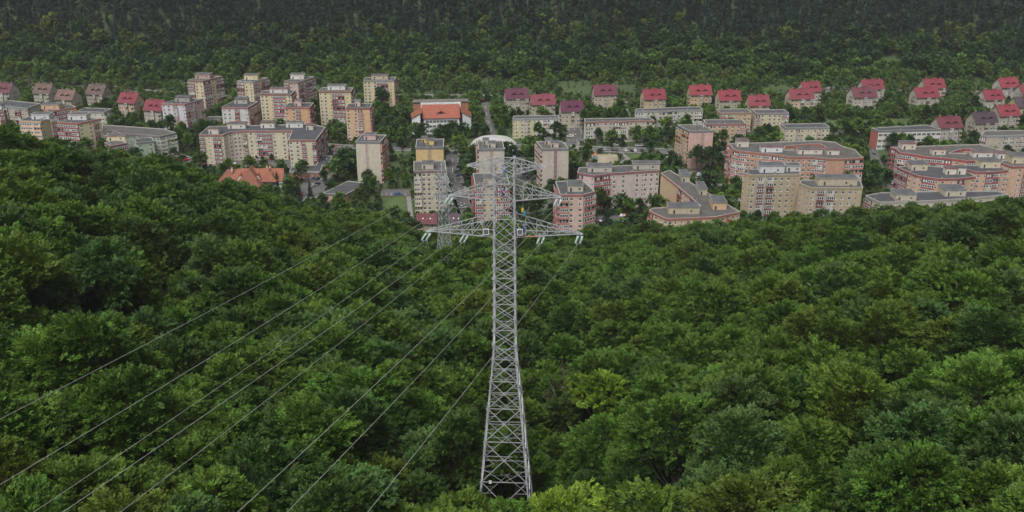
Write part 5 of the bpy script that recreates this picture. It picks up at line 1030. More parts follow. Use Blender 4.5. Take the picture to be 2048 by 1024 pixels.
def string_mesh(d, two=True, L_=1.75):
    """pair of insulator strings running along direction d from the arm (local origin) with end yokes"""
    d = Vector(d).normalized(); s = d.cross(Vector((0, 0, 1))).normalized(); b = MB()
    o0 = d * .35; b.bar((0, 0, -.1), tuple(o0), .03, GALV2)
    for k in ((-.28, .28) if two else (0,)):
        a = o0 + s * k; b.bar(tuple(o0), tuple(a), .035, GALV2); n = 11
        b.bar(a, a + d * L_, .025, GALV2)
        for i in range(n):
            c = a + d * (L_ * (i + .5) / n); b.bar(c - d * .055, c + d * .055, .135, INS, .10, n=8)
        b.bar(a + d * L_, o0 + d * (L_ + .12), .035, GALV2)
    e = o0 + d * (L_ + .12); b.bar(e, e + d * .55, .035, GALV2)
    return b.mesh('insulator_string'), e + d * .55
TX, TY, TZ, TR = -.95, 120.0, 88.0, R(-3)
lev = [0.3, 8.0, 14.2, 19.2, 23.2, 26.4, 28.7, 30.7, 32.6, 34.5, 36.4, 38.2, 40.0, 41.9, 43.9, 46.3, 48.8, 51.0, 52.2, 53.7]
P1, tips = pylon('lattice_pylon', (TX, TY, TZ), TR, [(0.0, 3.85), (20, 2.15), (24, 1.74), (27, 1.5), (31, 1.40), (43.9, 1.33), (53.7, 1.2)], lev,
    [(43.9, 46.3, 9.75, -1, 6), (43.9, 46.3, 9.75, 1, 6), (48.8, 51.0, 6.75, -1, 5), (48.8, 51.0, 6.95, 1, 5), (52.2, 53.7, 4.5, -1, 4), (52.2, 53.7, 4.95, 1, 4)],
    label='tall grey steel lattice pylon with three pairs of crossarms standing in the forest')
c_, s_ = math.cos(TR), math.sin(TR)
def w1(p): return Vector((TX + p[0] * c_ - p[1] * s_, TY + p[0] * s_ + p[1] * c_, TZ + p[2]))
def loc1(d): return Vector((d[0] * c_ + d[1] * s_, -d[0] * s_ + d[1] * c_, d[2]))
AL = .2444; NEARD = Vector((-math.sin(AL), -math.cos(AL), -.02)).normalized()
P2P = Vector((-21.8, 300.0, 0)); P2Z = 38.9; TR2 = R(-58)
FARD = Vector((P2P.x - TX, P2P.y - TY, -60)).normalized()
att = [(-9.75, 44.05), (9.75, 44.05), (-4.9, 43.9), (4.9, 43.9), (-6.75, 48.95), (6.95, 48.95), (-4.5, 52.9), (4.95, 52.9)]
att2 = [(-6.2, 35.2), (6.2, 35.2), (-5.2, 39.2), (5.2, 39.2), (-4.2, 42.6), (4.2, 42.6), (-.5, 47.5), (.5, 47.5)]
c2, s2 = math.cos(TR2), math.sin(TR2)
names = ['the west end of the lowest crossarm', 'the east end of the lowest crossarm', 'the inner west hanger of the lowest crossarm', 'the inner east hanger of the lowest crossarm', 'the west end of the middle crossarm', 'the east end of the middle crossarm', 'the west end of the top crossarm', 'the east end of the top crossarm']
for i, ((ax, az_), (bx, bz)) in enumerate(zip(att, att2)):
    A = Vector((ax, -.2, az_ - .12)); A2 = Vector((ax, .2, az_ - .12)); earth = i >= 6
    dn = loc1(NEARD + Vector((0, 0, -.12))) if not earth else loc1(NEARD); df = loc1(FARD)
    if not earth:
        m1, e1 = string_mesh(dn); link('insulator_string', m1, P1, A); m2, e2 = string_mesh(df); link('insulator_string', m2, P1, A2); E1 = A + e1; E2 = A2 + e2
        j = MB(); n = 10; pts = [E1.lerp(E2, t / n) + Vector((0, 0, -1.5 * math.sin(math.pi * t / n))) for t in range(n + 1)]; j.tube(pts, .018, WIRE); j.build('jumper_cable', P1)
    else: E1, E2 = A, A2
    # near span, rising to a pylon on the hill behind the viewer
    S = w1(E1); b = MB(); n = 40; T_ = 250.0; pts = []
    for k in range(n + 1):
        t = T_ * k / n; pts.append((-math.sin(AL) * t, -math.cos(AL) * t, .12 * t + .000272 * t * t))
    b.tube(pts, .016 if not earth else .013, WIRE, n=5)
    tag(b.build('power_line_wire', None, S), 'pale wire sweeping toward the viewer from ' + names[i], 'power line', None)
    S = w1(E2); E = Vector((P2P.x + bx * c2, P2P.y + bx * s2, P2Z + bz)); b = MB(); n = 16
    d = E - S; pts = [d * (k / n) + Vector((0, 0, -6.5 * math.sin(math.pi * k / n) * .45)) for k in range(n + 1)]
    b.tube(pts, .013, WIRE, n=4); tag(b.build('power_line_wire', None, S), 'thin slack wire to the second pylon from ' + names[i], 'power line', None)
# louvred boxes and number plate on the tower
def panel(p, s=.62):
    b = MB(); b.box(-s / 2, s / 2, -.05, .05, 0, s * 1.15, mat('paint', (.07, .075, .085)))
    for x0, x1, z0, z1 in ((-s / 2 - .05, -s / 2 + .03, -.05, s * 1.15 + .05), (s / 2 - .03, s / 2 + .05, -.05, s * 1.15 + .05)): b.box(x0, x1, -.09, .06, z0, z1, mat('paint', (.62, .62, .62)))
    b.box(-s / 2 + .03, s / 2 - .03, -.088, .06, -.05, .03, mat('paint', (.62, .62, .62))).box(-s / 2 + .03, s / 2 - .03, -.088, .06, s * 1.12, s * 1.15 + .05, mat('paint', (.62, .62, .62)))
    for i in range(5): b.box(-s / 2 + .05, s / 2 - .05, -.07, -.052, .1 + i * s * .2, .14 + i * s * .2, mat('paint', (.2, .21, .22)))
    return b.build('louvred_panel', P1, p)
panel((-2.25, -1.5, 44.3)); panel((2.05, -1.5, 44.35))
b = MB(); b.box(-.2, .2, -.03, .03, -.25, .25, mat('paint', (.6, .6, .58))); b.build('number_plate', P1, (-1.9, -3.45, 8.2))
b = MB(); b.box(0, 2.1, -.14, .14, 0, .05, mat('paint', (.33, .15, .10))); tag(b.build('plank', None, w1((2.2, -1.15, 44.0)), TR), 'reddish brown work plank lying on the lowest crossarm', 'plank')

lev2 = [-9.0, -3, 3, 9, 14, 18, 21.5, 24.5, 27, 29.2, 31.3, 33.4, 35.3, 37.2, 39.3, 41, 42.6, 44.2]
P2, _t = pylon('lattice_pylon', (P2P.x, P2P.y, P2Z), TR2, [(-12.0, 3.6), (18, 1.75), (25, 1.3), (35, 1.12), (44.2, 1.0)], lev2,
    [(35.3, 37.2, 6.2, -1, 4), (35.3, 37.2, 6.2, 1, 4), (39.3, 41, 5.2, -1, 4), (39.3, 41, 5.2, 1, 4), (42.2, 43.6, 4.2, -1, 3), (42.2, 43.6, 4.2, 1, 3)], peak=48.5, label='second grey steel pylon with pointed top rising behind the tall one', bolts=False, legr=.13, brr=.055)
for bx, bz in att2[:6]:
    for sg in (1, -1):
        d = Vector((0.1, sg * .6, -.75)) if sg < 0 else Vector((.1, .75, -.5)); m1, e1 = string_mesh(d, True, 1.5); link('insulator_string', m1, P2, (bx, 0, bz - .1))
# ---------------------------------------------------------------- line workers
SKIN = mat('skin', (.42, .25, .18), .6); COV = {'blue': mat('cloth', (.04, .16, .52)), 'navy': mat('cloth', (.025, .06, .22))}; BOOT = mat('cloth', (.03, .028, .026)); BAND = mat('cloth', (.6, .62, .62)); HAIR = mat('cloth', (.03, .022, .018))
def person(loc, rz, J, cloth, label, helmet=None):
    """J: joint positions in metres (x right, y ahead of the figure, z up)"""
    root = tag(empty('person', loc, rz), label, 'person', 'line workers on the pylon')
    V = []; Rr = []; E = []; tg = []
    def add(p, r, par=None, t='c'):
        V.append(Vector(p)); Rr.append(r); tg.append(t)
        if par is not None: E.append((par, len(V) - 1))
        return len(V) - 1
    g = lambda k: Vector(J[k])
    pel = add(g('pelvis'), (.15, .12)); waist = add(g('pelvis').lerp(g('chest'), .45), (.135, .11), pel); ch = add(g('chest'), (.175, .125), waist)
    nk = add(g('neck'), (.06, .06), ch, 's'); hd0 = add(g('neck').lerp(g('head'), .55), (.07, .08), nk, 's'); hd = add(g('head'), (.082, .10), hd0, 's'); add(g('head') + (g('head') - g('neck')).normalized() * .09, (.06, .07), hd, 's')
    fwd = g('face').normalized(); add(g('head') + fwd * .115 + Vector((0, 0, -.015)), (.014, .016), hd, 's')
    for s in ('l', 'r'):
        sh = add(g('sh_' + s), (.075, .075), ch); el = add(g('el_' + s), (.052, .052), sh); e2 = add(g('el_' + s).lerp(g('wr_' + s), .5), (.046, .046), el); wr = add(g('wr_' + s), (.032, .032), e2, 's')
        d = (g('wr_' + s) - g('el_' + s)).normalized(); pm = add(g('wr_' + s) + d * .07, (.036, .022), wr, 's'); side = d.cross(Vector((0, 0, 1)))
        side = side.normalized() if side.length > .1 else Vector((1, 0, 0)); nn = side.cross(d)
        for k in range(4):
            b0 = add(g('wr_' + s) + d * .105 + side * (.03 - .02 * k), (.010, .010), pm, 's'); b1 = add(V[b0] + d * (.034 - .003 * abs(k - 1)) - nn * .012, (.009, .009), b0, 's'); add(V[b1] + d * .012 - nn * .028, (.008, .008), b1, 's')
        t0 = add(g('wr_' + s) + d * .045 + side * .045, (.011, .011), pm, 's'); add(V[t0] + d * .03 + side * .012 - nn * .02, (.009, .009), t0, 's')
        hp = add(g('hip_' + s), (.105, .105), pel); kn = add(g('kn_' + s), (.068, .068), hp); k2 = add(g('kn_' + s).lerp(g('an_' + s), .35), (.062, .062), kn); an = add(g('an_' + s), (.045, .05), k2, 'b')
        fd = Vector((fwd.x, fwd.y, 0)).normalized(); add(g('an_' + s) - fd * .05 + Vector((0, 0, -.06)), (.04, .035), an, 'b'); ft = add(g('an_' + s) + fd * .1 + Vector((0, 0, -.07)), (.045, .03), an, 'b'); add(V[ft] + fd * .08, (.04, .025), ft, 'b')
    me = bpy.data.meshes.new('body'); me.from_pydata([tuple(v) for v in V], E, []); o = bpy.data.objects.new('body_form', me); col.objects.link(o)
    md = o.modifiers.new('skin', 'SKIN'); md.use_smooth_shade = True
    for i, r_ in enumerate(Rr): me.skin_vertices[0].data[i].radius = r_
    me.skin_vertices[0].data[0].use_root = True
    sb = o.modifiers.new('sub', 'SUBSURF'); sb.levels = 1; sb.render_levels = 1
    dg = bpy.context.evaluated_depsgraph_get(); m2 = bpy.data.meshes.new_from_object(o.evaluated_get(dg)); bpy.data.objects.remove(o)
    m2.materials.clear()
    for m in (COV[cloth], SKIN, BOOT, BAND): m2.materials.append(m)
    arr = np.array([tuple(v) for v in V]); mids = {'c': 0, 's': 1, 'b': 2}
    bands = [g('kn_l').lerp(g('an_l'), .35), g('kn_r').lerp(g('an_r'), .35), g('el_l').lerp(g('wr_l'), .4), g('el_r').lerp(g('wr_r'), .4)]
    for p in m2.polygons:
        c = np.array(p.center); k = int(np.argmin(((arr - c) ** 2).sum(1))); mi = mids[tg[k]]
        if mi == 0 and any((Vector(p.center) - q).length < .085 for q in bands): mi = 3
        if mi == 1 and (Vector(p.center) - g('neck')).length > .9: mi = 0
        p.material_index = mi; p.use_smooth = True
    m2.name = 'body'; link('body', m2, root)
    h = MB(); hc = g('head'); u = (g('head') - g('neck')).normalized(); rr = .125; mh = mat('paint', helmet, .35) if helmet else HAIR
    f = (fwd - u * fwd.dot(u)).normalized(); sd = f.cross(u); k = 10; rings = []
    for a in range(4):
        t = a / 4 * math.pi / 2; rings.append([hc + u * (.03 + .13 * math.sin(t)) + (f * math.cos(q) * 1.1 + sd * math.sin(q)) * rr * math.cos(t) for q in [2 * math.pi * j / k for j in range(k)]])
    for a in range(3):
        for j in range(k): h.face([rings[a][j], rings[a][(j + 1) % k], rings[a + 1][(j + 1) % k], rings[a + 1][j]], mh)
    h.face(rings[3], mh)
    if helmet: h.face([hc + u * .03 + f * rr * 1.05 + sd * .09, hc + u * .03 + f * rr * 1.05 - sd * .09, hc + u * .01 + f * (rr + .07) - sd * .05, hc + u * .01 + f * (rr + .07) + sd * .05], mh)
    h.build('helmet' if helmet else 'hair', root)
    v = MB()
    for t in (0, 1):   # harness straps over the shoulders
        s = 'l' if t == 0 else 'r'; a = g('sh_' + s).lerp(g('neck'), .35); v.bar(a + Vector((0, 0, .07)), g('pelvis').lerp(g('chest'), .4) - fwd * .13, .02, mat('cloth', (.5, .52, .52)))
    v.build('harness', root)
    return root
STAND = dict(pelvis=(0, 0, .95), chest=(0, .03, 1.32), neck=(0, .02, 1.50), head=(0, .06, 1.63), face=(0, 1, -.25), sh_l=(-.19, .02, 1.42), sh_r=(.19, .02, 1.42), el_l=(-.3, .16, 1.2), wr_l=(-.2, .42, 1.3), el_r=(.3, .16, 1.22), wr_r=(.16, .42, 1.34),
    hip_l=(-.1, 0, .88), hip_r=(.1, 0, .88), kn_l=(-.12, .05, .48), kn_r=(.13, .03, .48), an_l=(-.13, -.02, .09), an_r=(.15, -.03, .09))
REACH = dict(STAND, el_l=(-.26, .2, 1.55), wr_l=(-.16, .35, 1.8), el_r=(.24, .25, 1.3), wr_r=(.1, .45, 1.45), kn_r=(.14, .2, .52), an_r=(.14, .12, .12))
CROUCH = dict(pelvis=(0, -.2, .45), chest=(-.05, .08, .78), neck=(-.06, .2, .93), head=(-.07, .33, .98), face=(0, 1, -.7), sh_l=(-.2, .12, .86), sh_r=(.15, .14, .86), el_l=(-.26, .3, .62), wr_l=(-.2, .5, .5), el_r=(.22, .34, .62), wr_r=(.1, .55, .5),
    hip_l=(-.1, -.14, .42), hip_r=(.1, -.14, .42), kn_l=(-.16, .24, .42), kn_r=(.17, .24, .46), an_l=(-.14, .02, .09), an_r=(.15, .02, .09))
person(w1((.15, -1.05, 52.25)), TR + R(35), CROUCH, 'blue', 'line worker in bright blue overalls crouching on the topmost crossarm')
person(w1((-.15, -1.2, 48.85)), TR + R(10), REACH, 'navy', 'line worker in dark navy overalls standing inside the tower at the middle crossarm')
person(w1((2.55, -1.15, 44.05)), TR + R(8), STAND, 'navy', 'line worker in navy overalls with white bands standing on the lowest crossarm', helmet=(.05, .16, .42))
person(w1((1.75, -.9, 44.05)), TR + R(-70), CROUCH, 'navy', 'line worker crouching on the lowest crossarm next to the louvred panel')
# tool buckets on a rope and the yellow pouch
def bucket(p, c, label, h=.36, r_=.17):
    root = tag(empty('tool_bucket', p), label, 'bucket'); b = MB(); m = mat('cloth', c, .6); b.bar((0, 0, 0), (0, 0, h), r_ * .85, m, r_, n=12); b.build('pail', root)
    k = MB(); k.tube([(-r_, 0, h), (-r_ * .6, 0, h + .2), (0, 0, h + .28), (r_ * .6, 0, h + .2), (r_, 0, h)], .02, m); k.build('handle', root)
bucket(w1((2.35, -1.7, 47.55)), (.62, .48, .01), 'yellow tool bucket hanging on a rope beside the tower body')
bucket(w1((2.62, -1.7, 47.0)), (.02, .28, .30), 'teal tool bucket hanging on a rope under the yellow one', .55, .15)
bucket(w1((-.55, -1.5, 48.95)), (.62, .48, .01), 'small yellow pouch at the feet of the worker at the middle crossarm', .2, .14)
b = MB(); b.tube([(0, 0, 0), (.1, 0, -1.4), (.27, 0, -1.95)], .012, mat('cloth', (.35, .3, .2))); b.tube([(.27, 0, -1.95), (3.4, .3, -1.35), (5.9, .6, -.2)], .010, mat('cloth', (.35, .4, .2))); tag(b.build('rope', None, w1((2.35, -1.7, 49.2)), TR), 'thin rope carrying the two tool buckets from the middle crossarm', 'rope')
# playground tower, aerials, tent
def play(x, y):
    root = tag(empty('play_tower', (x, y, .2)), 'small play tower with blue slide and orange roof in the park', 'play tower'); w_ = mat('paint', (.35, .22, .12)); b = MB()
    for a in (-.9, .9):
        for c in (-.9, .9): b.bar((a, c, 0), (a, c, 3), .09, w_)
    b.box(-1, 1, -1, 1, 1.4, 1.55, w_); b.build('frame', root); r_ = MB()
    for a, c in (((-1.2, -1.2), (1.2, -1.2)), ((1.2, -1.2), (1.2, 1.2)), ((1.2, 1.2), (-1.2, 1.2)), ((-1.2, 1.2), (-1.2, -1.2))): r_.face([(*a, 3), (*c, 3), (0, 0, 4.2)], mat('paint', (.55, .16, .05)))
    r_.build('roof', root); s = MB(); m = mat('paint', (.03, .22, .6), .4); s.hexa([(-.5, -4.2, .1), (.5, -4.2, .1), (.5, -1, 1.55), (-.5, -1, 1.55), (-.5, -4.2, .2), (.5, -4.2, .2), (.5, -1, 1.65), (-.5, -1, 1.65)], m); s.build('slide', root)
play(*PLAY)
pt = next(o for o in BROOTS if 'aerials' in o['label']); 
for i in range(9):
    b = MB(); h = rnd.uniform(2, 4.5); b.bar((0, 0, 0), (0, 0, h), .06, GALV); [b.box(-.12, .12, -.08, .08, h - 1.2 * k - 1, h - 1.2 * k, mat('paint', (.62, .62, .6))) for k in range(1 + i % 2)]
    b.build('aerial', pt, (rnd.uniform(-2, 6), rnd.uniform(-4, 4), 23.3))
# ---------------------------------------------------------------- roads, car parks, lawns
ASPH = mat('asphalt', (.105, .10, .10), .85); PAVE = mat('paving', (.22, .205, .19), .9); LAWN = mat('grass', (.062, .10, .028)); SANDM = mat('sand', (.28, .235, .17), .95); PAINT = mat('paint', (.6, .6, .58))
ROADSEG = []; AREAP = []
def ribbon(b, pts, hw, z, m, off=0):
    P_ = [Vector(p) for p in pts]; n = len(P_); Lp, Rp = [], []
    for i in range(n):
        d = (P_[min(i + 1, n - 1)] - P_[max(i - 1, 0)]).normalized(); nrm = Vector((-d.y, d.x))
        Lp.append(P_[i] + nrm * (off + hw)); Rp.append(P_[i] + nrm * (off - hw))
    for i in range(n - 1):
        q = [Rp[i], Rp[i + 1], Lp[i + 1], Lp[i]]; b.face([(v.x, v.y, float(zt(v.x, v.y)) + z) for v in q], m)
def densify(pts, step=9):
    out = [pts[0]]
    for a, c in zip(pts[:-1], pts[1:]):
        n = max(1, int(math.dist(a, c) / step))
        for i in range(1, n + 1): out.append((a[0] + (c[0] - a[0]) * i / n, a[1] + (c[1] - a[1]) * i / n))
    return out
for ri, (nm, wd, pts, _l) in enumerate(ROADS):
    d = densify(pts); b = MB(); z = .05 + .006 * ri
    for a, c in zip(d[:-1], d[1:]): ROADSEG.append((a, c, wd / 2))
    if nm == 'path': ribbon(b, d, wd / 2, z + .15, PAVE)
    else:
        ribbon(b, d, wd / 2, z + .1, ASPH)
        for i in range(0, len(d) - 1, 2): ribbon(b, d[i:i + 2], .08, z + .11, PAINT)
    tag(b.build('road' if nm == 'street' else 'path'), kind='structure')
    if nm == 'street' and wd > 6.4:
        for s in (-1, 1):
            k = MB(); ribbon(k, d, .9, z + .22, PAVE, s * (wd / 2 + .95)); ribbon(k, d, .08, z + .224, mat('paving', (.3, .29, .28), .9), s * (wd / 2 + .08)); tag(k.build('pavement'), kind='structure')
for ai, (nm, pts, kd) in enumerate(AREAS):
    b = MB(); z = .03 + .004 * ai if kd != 'asphalt' else .30 + .004 * ai; pts = [Vector(p) for p in pts]; AREAP.append(([tuple(p) for p in pts], kd)); n = 8
    for i in range(n):
        for j in range(n):
            q = []
            for (u, v) in ((i, j), (i + 1, j), (i + 1, j + 1), (i, j + 1)):
                u /= n; v /= n; p = pts[0] * (1 - u) * (1 - v) + pts[1] * u * (1 - v) + pts[2] * u * v + pts[3] * (1 - u) * v; q.append((p.x, p.y, float(zt(p.x, p.y)) + z))
            b.face(q, {'asphalt': ASPH, 'sand': SANDM, 'lawn': LAWN}[kd])
    if nm == 'car_park':
        u = (pts[1] - pts[0]); L_ = u.length; u.normalize(); v = Vector((-u.y, u.x)); k = 0
        while k < L_ - 1:
            a = pts[0] + u * k + v * .6; c = a + v * 4.6; w_ = u * .07
            b.face([(*(a - w_), z + .01), (*(a + w_), z + .01), (*(c + w_), z + .01), (*(c - w_), z + .01)], PAINT); k += 2.6
    tag(b.build(nm), kind='structure')

# ---------------------------------------------------------------- cars
CC = {'white': (.68, .68, .67), 'silver': (.38, .39, .40), 'dark grey': (.06, .065, .07), 'red': (.42, .02, .025), 'blue': (.03, .09, .26), 'black': (.015, .015, .018), 'beige': (.42, .37, .28)}
_cm = {}
def car_meshes(cn):
    if cn in _cm: return _cm[cn]
    m = mat('car_paint', CC[cn], .3); gl = mat('glass', (.03, .035, .04), .12); bl = mat('tyre', (.015, .015, .015), .8); b = MB()
    P_ = [(-2.1, .35), (2.1, .35), (2.15, .62), (2.05, .78), (1.05, .92), (-1.75, .95), (-2.1, .85), (-2.15, .6)]
    for s in (-1, 1):
        f = [(x, s * (.86 if z < .9 else .8), z) for x, z in P_]; b.face(f if s < 0 else f[::-1], m)
    for i in range(len(P_)):
        (x0, z0), (x1, z1) = P_[i], P_[(i + 1) % len(P_)]; w0 = .86 if z0 < .9 else .8; w1 = .86 if z1 < .9 else .8
        b.face([(x0, w0, z0), (x0, -w0, z0), (x1, -w1, z1), (x1, w1, z1)][::-1], m)
    b.hexa([(-1.25, -.58, 1.4), (.35, -.58, 1.4), (.35, .58, 1.4), (-1.25, .58, 1.4), (-1.2, -.55, 1.46), (.3, -.55, 1.46), (.3, .55, 1.46), (-1.2, .55, 1.46)], m)
    body = b.mesh('body')
    c = MB(); c.hexa([(-1.75, -.78, .93), (1.05, -.78, .93), (1.05, .78, .93), (-1.75, .78, .93), (-1.25, -.6, 1.4), (.36, -.6, 1.4), (.36, .6, 1.4), (-1.25, .6, 1.4)], gl); cab = c.mesh('window')
    w_ = MB(); w_.bar((0, -.11, 0), (0, .11, 0), .32, bl, n=12).bar((0, -.125, 0), (0, .125, 0), .18, mat('metal_rim', (.3, .3, .31), .4), n=8); wh = w_.mesh('wheel')
    h = MB(); h.box(-.05, .03, -.18, .18, -.07, .07, mat('headlamp_glass', (.6, .6, .55), .2)); hl = h.mesh('headlight')
    _cm[cn] = (body, cab, wh, hl); return _cm[cn]
rc = random.Random(3)
for i, (x, y, yaw, where) in enumerate(CARS):
    cn = rc.choice(['white', 'silver', 'silver', 'white', 'dark grey', 'red', 'blue', 'black', 'beige', 'dark grey'])
    if 'wooded' in where: cn = 'red'
    ins = any(abs(x) > 1e6 for _ in (0,)); zz = float(zt(x, y)) + .42
    r = tag(empty('parked_car', (x, y, zz), yaw + rc.uniform(-.08, .08) + (math.pi / 2 if 'kerb row' in where and 'beside' in where else 0)), '%s car parked %s' % (cn, where), 'car', 'cars parked around the estate')
    bo, ca, wh, hl = car_meshes(cn); link('body', bo, r); link('window', ca, r)
    for sx in (-1.3, 1.3):
        for sy in (-.78, .78): link('wheel', wh, r, (sx, sy, .32))
    for sy in (-.6, .6): link('headlight', hl, r, (2.1, sy, .68))

# ---------------------------------------------------------------- town trees and the wooded mountain
def seg_d(px_, py_, a, c):
    vx, vy = c[0] - a[0], c[1] - a[1]; t = max(0, min(1, ((px_ - a[0]) * vx + (py_ - a[1]) * vy) / (vx * vx + vy * vy + 1e-9)))
    return math.hypot(px_ - a[0] - vx * t, py_ - a[1] - vy * t)
def inside(p, poly):
    r = False; n = len(poly); x, y = p
    for i in range(n):
        (x0, y0), (x1, y1) = poly[i], poly[(i + 1) % n]
        if (y0 > y) != (y1 > y) and x < (x1 - x0) * (y - y0) / (y1 - y0) + x0: r = not r
    return r
BB = [(l, p, min(q[0] for q in p), max(q[0] for q in p), min(q[1] for q in p), max(q[1] for q in p)) for l, p in BLD]
def clear_of(x, y, r):
    for l, p, x0, x1, y0, y1 in BB:
        if x0 - r < x < x1 + r and y0 - r < y < y1 + r:
            if inside((x, y), p) or min(seg_d(x, y, p[i], p[(i + 1) % len(p)]) for i in range(len(p))) < r: return False
    return True
def near_building(x, y):
    best = (1e9, '')
    for l, p, x0, x1, y0, y1 in BB:
        d = math.hypot((x0 + x1) / 2 - x, (y0 + y1) / 2 - y) - (x1 - x0) / 2
        if d < best[0] and l != 'shed': best = (d, l)
    return best[1]
def free(x, y, r, road=1.5):
    if not clear_of(x, y, r): return False
    for a, c, hw in ROADSEG:
        if abs(a[0] - x) < 30 and abs(a[1] - y) < 30 and seg_d(x, y, a, c) < hw + road: return False
    return all(not inside((x, y), p) for p, k in AREAP)
HOUSEP = [p for l, p in BLD if 'roofed' in l and len(p) == 4 and 'hall' not in l]
def before_house(x, y):
    return any(inside((x, y + d), p) for p in HOUSEP for d in (4, 8, 12) if abs(p[0][0] - x) < 60)
# special trees first: (x, y, proto, scale, zscale, tone, name, label)
tt = []
def tp(x, y, pr, s, tn, nm, lab, sz=None):
    thing_tree(nm, pr, x, y, float(zt(x, y)), s, rc.uniform(0, 6), GR2[tn], lab, 'tree', None, sz); tt.append((x, y, 3.2))
GR2 = {'mid': (.076, .142, .030), 'dark': (.050, .098, .032), 'light': (.115, .195, .032), 'spruce': (.030, .054, .032), 'blue': (.06, .09, .075), 'olive': (.085, .115, .03)}
for (x, y, pr, s, tn, nm, lab, sz) in SPECIAL_TREES: tp(x, y, {'mid': MID[0], 'poplar': POPLAR, 'spruce': SPRUCE[0], 'mid2': MID[2]}[pr], s, tn, nm, lab, sz)
rt = random.Random(21); cand = []
for _ in range(26000):
    y = rt.uniform(425, 700); x = rt.uniform(-.56, .56) * y
    D = math.hypot(x, y); az = math.atan2(x, y)
    if D < float(np.interp(az, SA, SD)) + 48: continue
    # keep the forest-side lanes hidden behind the crest out of the count
    dens = .5 + .5 * math.sin(x * .035 + 1.7) * math.sin(y * .045 + x * .01)
    if rt.random() > .25 + .75 * dens: continue
    s = rt.uniform(.75, 1.4); r = 2.3 * s
    if any(abs(a - x) < 8 and abs(c - y) < 8 and math.hypot(a - x, c - y) < (q + r) * .78 for a, c, q in tt): continue
    if not free(x, y, 1.2 + 2.0 * s): continue
    if before_house(x, y): s *= .6
    tt.append((x, y, r * 1.05)); cand.append((x, y, s))
    if len(cand) >= 900: break
def short(l):
    ws = l.replace(',', '').split(); return ' '.join(ws[:9])
cand.sort(key=lambda c: math.hypot(c[0], c[1])); stuffpts = []
for i, (x, y, s) in enumerate(cand):
    k = rt.randrange(3); tn = rt.choice(['mid', 'mid', 'dark', 'dark', 'light', 'olive', 'mid']); z = float(zt(x, y)); con = rt.random() < .08
    if i < 270:
        nb = ' '.join(near_building(x, y).split()[:9]).rstrip(',')
        while nb.split()[-1] in ('and', 'with', 'of', 'the', 'a', 'in', 'at', 'its', 'over', 'to', 'from', 'between', 'behind', 'beside', 'below', 'one', 'two', 'an', 'by', 'off', 'long', 'pale', 'small', 'round', 'big'): nb = ' '.join(nb.split()[:-1])
        if con: thing_tree('spruce_tree', SPRUCE[k % 2], x, y, z, s, rt.uniform(0, 6), GR2['spruce'], 'dark spire shaped spruce near the ' + nb, 'tree', 'trees of the estate')
        else: thing_tree('broadleaf_tree', MID[k], x, y, z, s * 1.02, rt.uniform(0, 6), GR2[tn], '%s green broadleaf tree near the %s' % ({'mid': 'mid', 'dark': 'dark', 'light': 'light', 'olive': 'olive'}[tn], nb), 'tree', 'trees of the estate')
    else: stuffpts.append((x, y, z, s * 1.02, rt.uniform(0, 6), k + 3 * ['mid', 'dark', 'light'].index(tn if tn != 'olive' else 'mid')))
# shrubs fill the yards
bush = []
for _ in range(16000):
    y = rt.uniform(430, 742); x = rt.uniform(-.57, .57) * y; D = math.hypot(x, y); az = math.atan2(x, y)
    if D < float(np.interp(az, SA, SD)) + 40: continue
    s = rt.uniform(.2, .5)
    if y > 640: s *= 1.5
    if not free(x, y, 1.2, .8): continue
    bush.append((x, y, float(zt(x, y)) - 1.2 * s, s, rt.uniform(0, 6), rt.randrange(9)))
scatter_stuff('yard_shrubs', stuffpts + bush, [(MID[k][0], MID[k][1], GR2[t]) for t in ('mid', 'dark', 'light') for k in range(3)])
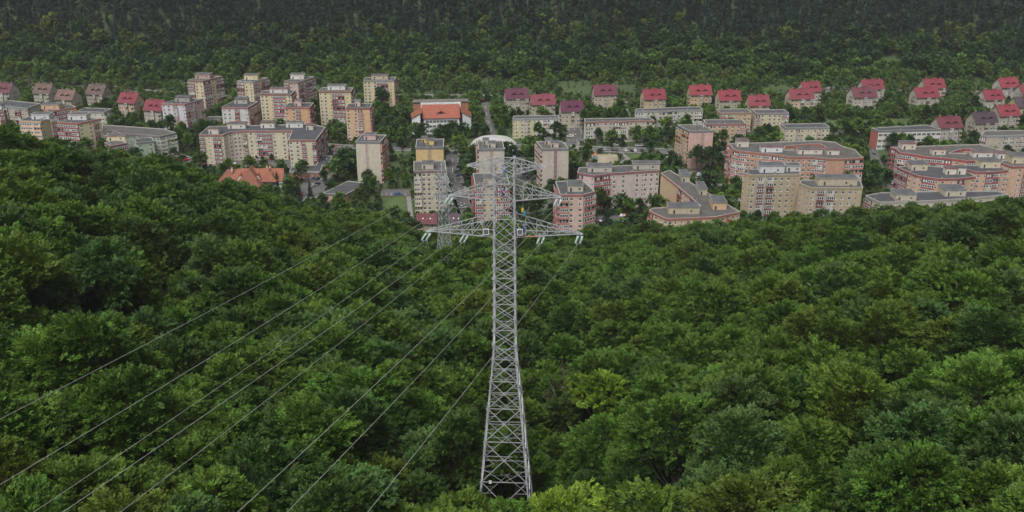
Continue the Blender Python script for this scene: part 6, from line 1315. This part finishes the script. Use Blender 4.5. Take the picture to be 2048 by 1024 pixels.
# mountain: shrubby meadow foot, dark broadleaf belt, conifers above
MEADOW = [p for p, k in AREAP if k == 'lawn'] + MEADOWS
mt = []; cn_ = []
rm = random.Random(8)
def fbm(x, y): return math.sin(x * .021 + 1) * math.sin(y * .03 + .5) + .6 * math.sin(x * .05 + y * .04) + .3 * math.sin(x * .11 - y * .09)
y = 690.0
while y < 960:
    st = 4.2 if y < 788 else 5.7 if y < 830 else 5.3
    x = -.62 * y
    while x < .62 * y:
        px_, py_ = x + rm.uniform(-.45, .45) * st, y + rm.uniform(-.45, .45) * st; x += st
        if any(inside((px_, py_), q) for q in MEADOW) and rm.random() > .3: continue
        f = fbm(px_, py_); edge = 826 + 9 * f + 7 * math.exp(-((px_ + 20) / 130) ** 2); meadow = any(inside((px_, py_), q) for q in MEADOW); bh = py_ < 760 and before_house(px_, py_)
        if bh and rm.random() < .5: continue
        if py_ < 760 and not free(px_, py_, 3.0, 1.0): continue
        if py_ < 785 + 6 * f:
            if rm.random() < .08 and py_ < 800: continue
            s = rm.uniform(.24, .52) if rm.random() < .7 else rm.uniform(.5, .85); tn = rm.choice((0, 1, 1, 1, 3)); 
            if py_ > 775: s *= 1.25
            if meadow: s = rm.uniform(.1, .2)
            if bh: s *= .6
            mt.append((px_, py_, float(zt(px_, py_)) - 3.2 * s, s, rm.uniform(0, 6), rm.randrange(3) + 3 * tn))
        elif py_ < edge + rm.gauss(0, 9):
            s = rm.uniform(.65, 1.3); tn = rm.choice((0, 2, 2, 0, 2)) if py_ > 797 + 6 * f else rm.choice((0, 1, 2, 0))
            if py_ > edge - 12 and rm.random() < .25: tn = 3
            mt.append((px_, py_, float(zt(px_, py_)) - 2.5, s, rm.uniform(0, 6), rm.randrange(3) + 3 * tn))
        elif rm.random() < .93:
            s = rm.uniform(.6, 1.2); cn_.append((px_, py_, float(zt(px_, py_)) - 1, s, rm.uniform(0, 6), rm.randrange(3) + 3 * rm.choice((0, 0, 0, 0, 1, 1, 1, 2))))
    y += st * .9
scatter_stuff('mountain_broadleaf_wood', mt, [(FARB[k][0], FARB[k][1], c) for c in ((.070, .132, .038), (.115, .205, .045), (.042, .082, .034), (.13, .175, .04)) for k in range(3)])
scatter_stuff('mountain_conifer_wood', cn_, [(FARC[k][0], FARC[k][1], c) for c in ((.030, .062, .050), (.040, .070, .050), (.050, .068, .044)) for k in range(3)])

# street lamps
LAMPM = mat('galvanized', (.35, .35, .35), .5)
def street_lamp():
    o = empty('street_lamp'); b = MB(); b.bar((0, 0, 0), (0, 0, 8), .11, LAMPM, .06, n=8).bar((0, 0, 8), (1.4, 0, 8.5), .05, LAMPM, n=6); b.build('pole', o)
    h = MB(); h.hexa([(1.2, -.18, 8.42), (2.0, -.16, 8.5), (2.0, .16, 8.5), (1.2, .18, 8.42), (1.25, -.12, 8.55), (1.9, -.1, 8.62), (1.9, .1, 8.62), (1.25, .12, 8.55)], mat('paint', (.7, .7, .68))); h.build('lamp_head', o); return o
lp0 = None
for i, (x, y, wh) in enumerate(LAMPS):
    if lp0 is None: o = lp0 = street_lamp()
    else:
        o = lp0.copy(); col.objects.link(o)
        for ch in lp0.children: c = ch.copy(); col.objects.link(c); c.parent = o
    o.location = (x, y, float(zt(x, y)) + .2); o.rotation_euler = (0, 0, 1.2 + i); tag(o, 'grey street lamp with white head ' + wh, 'street lamp', 'street lamps of the estate')
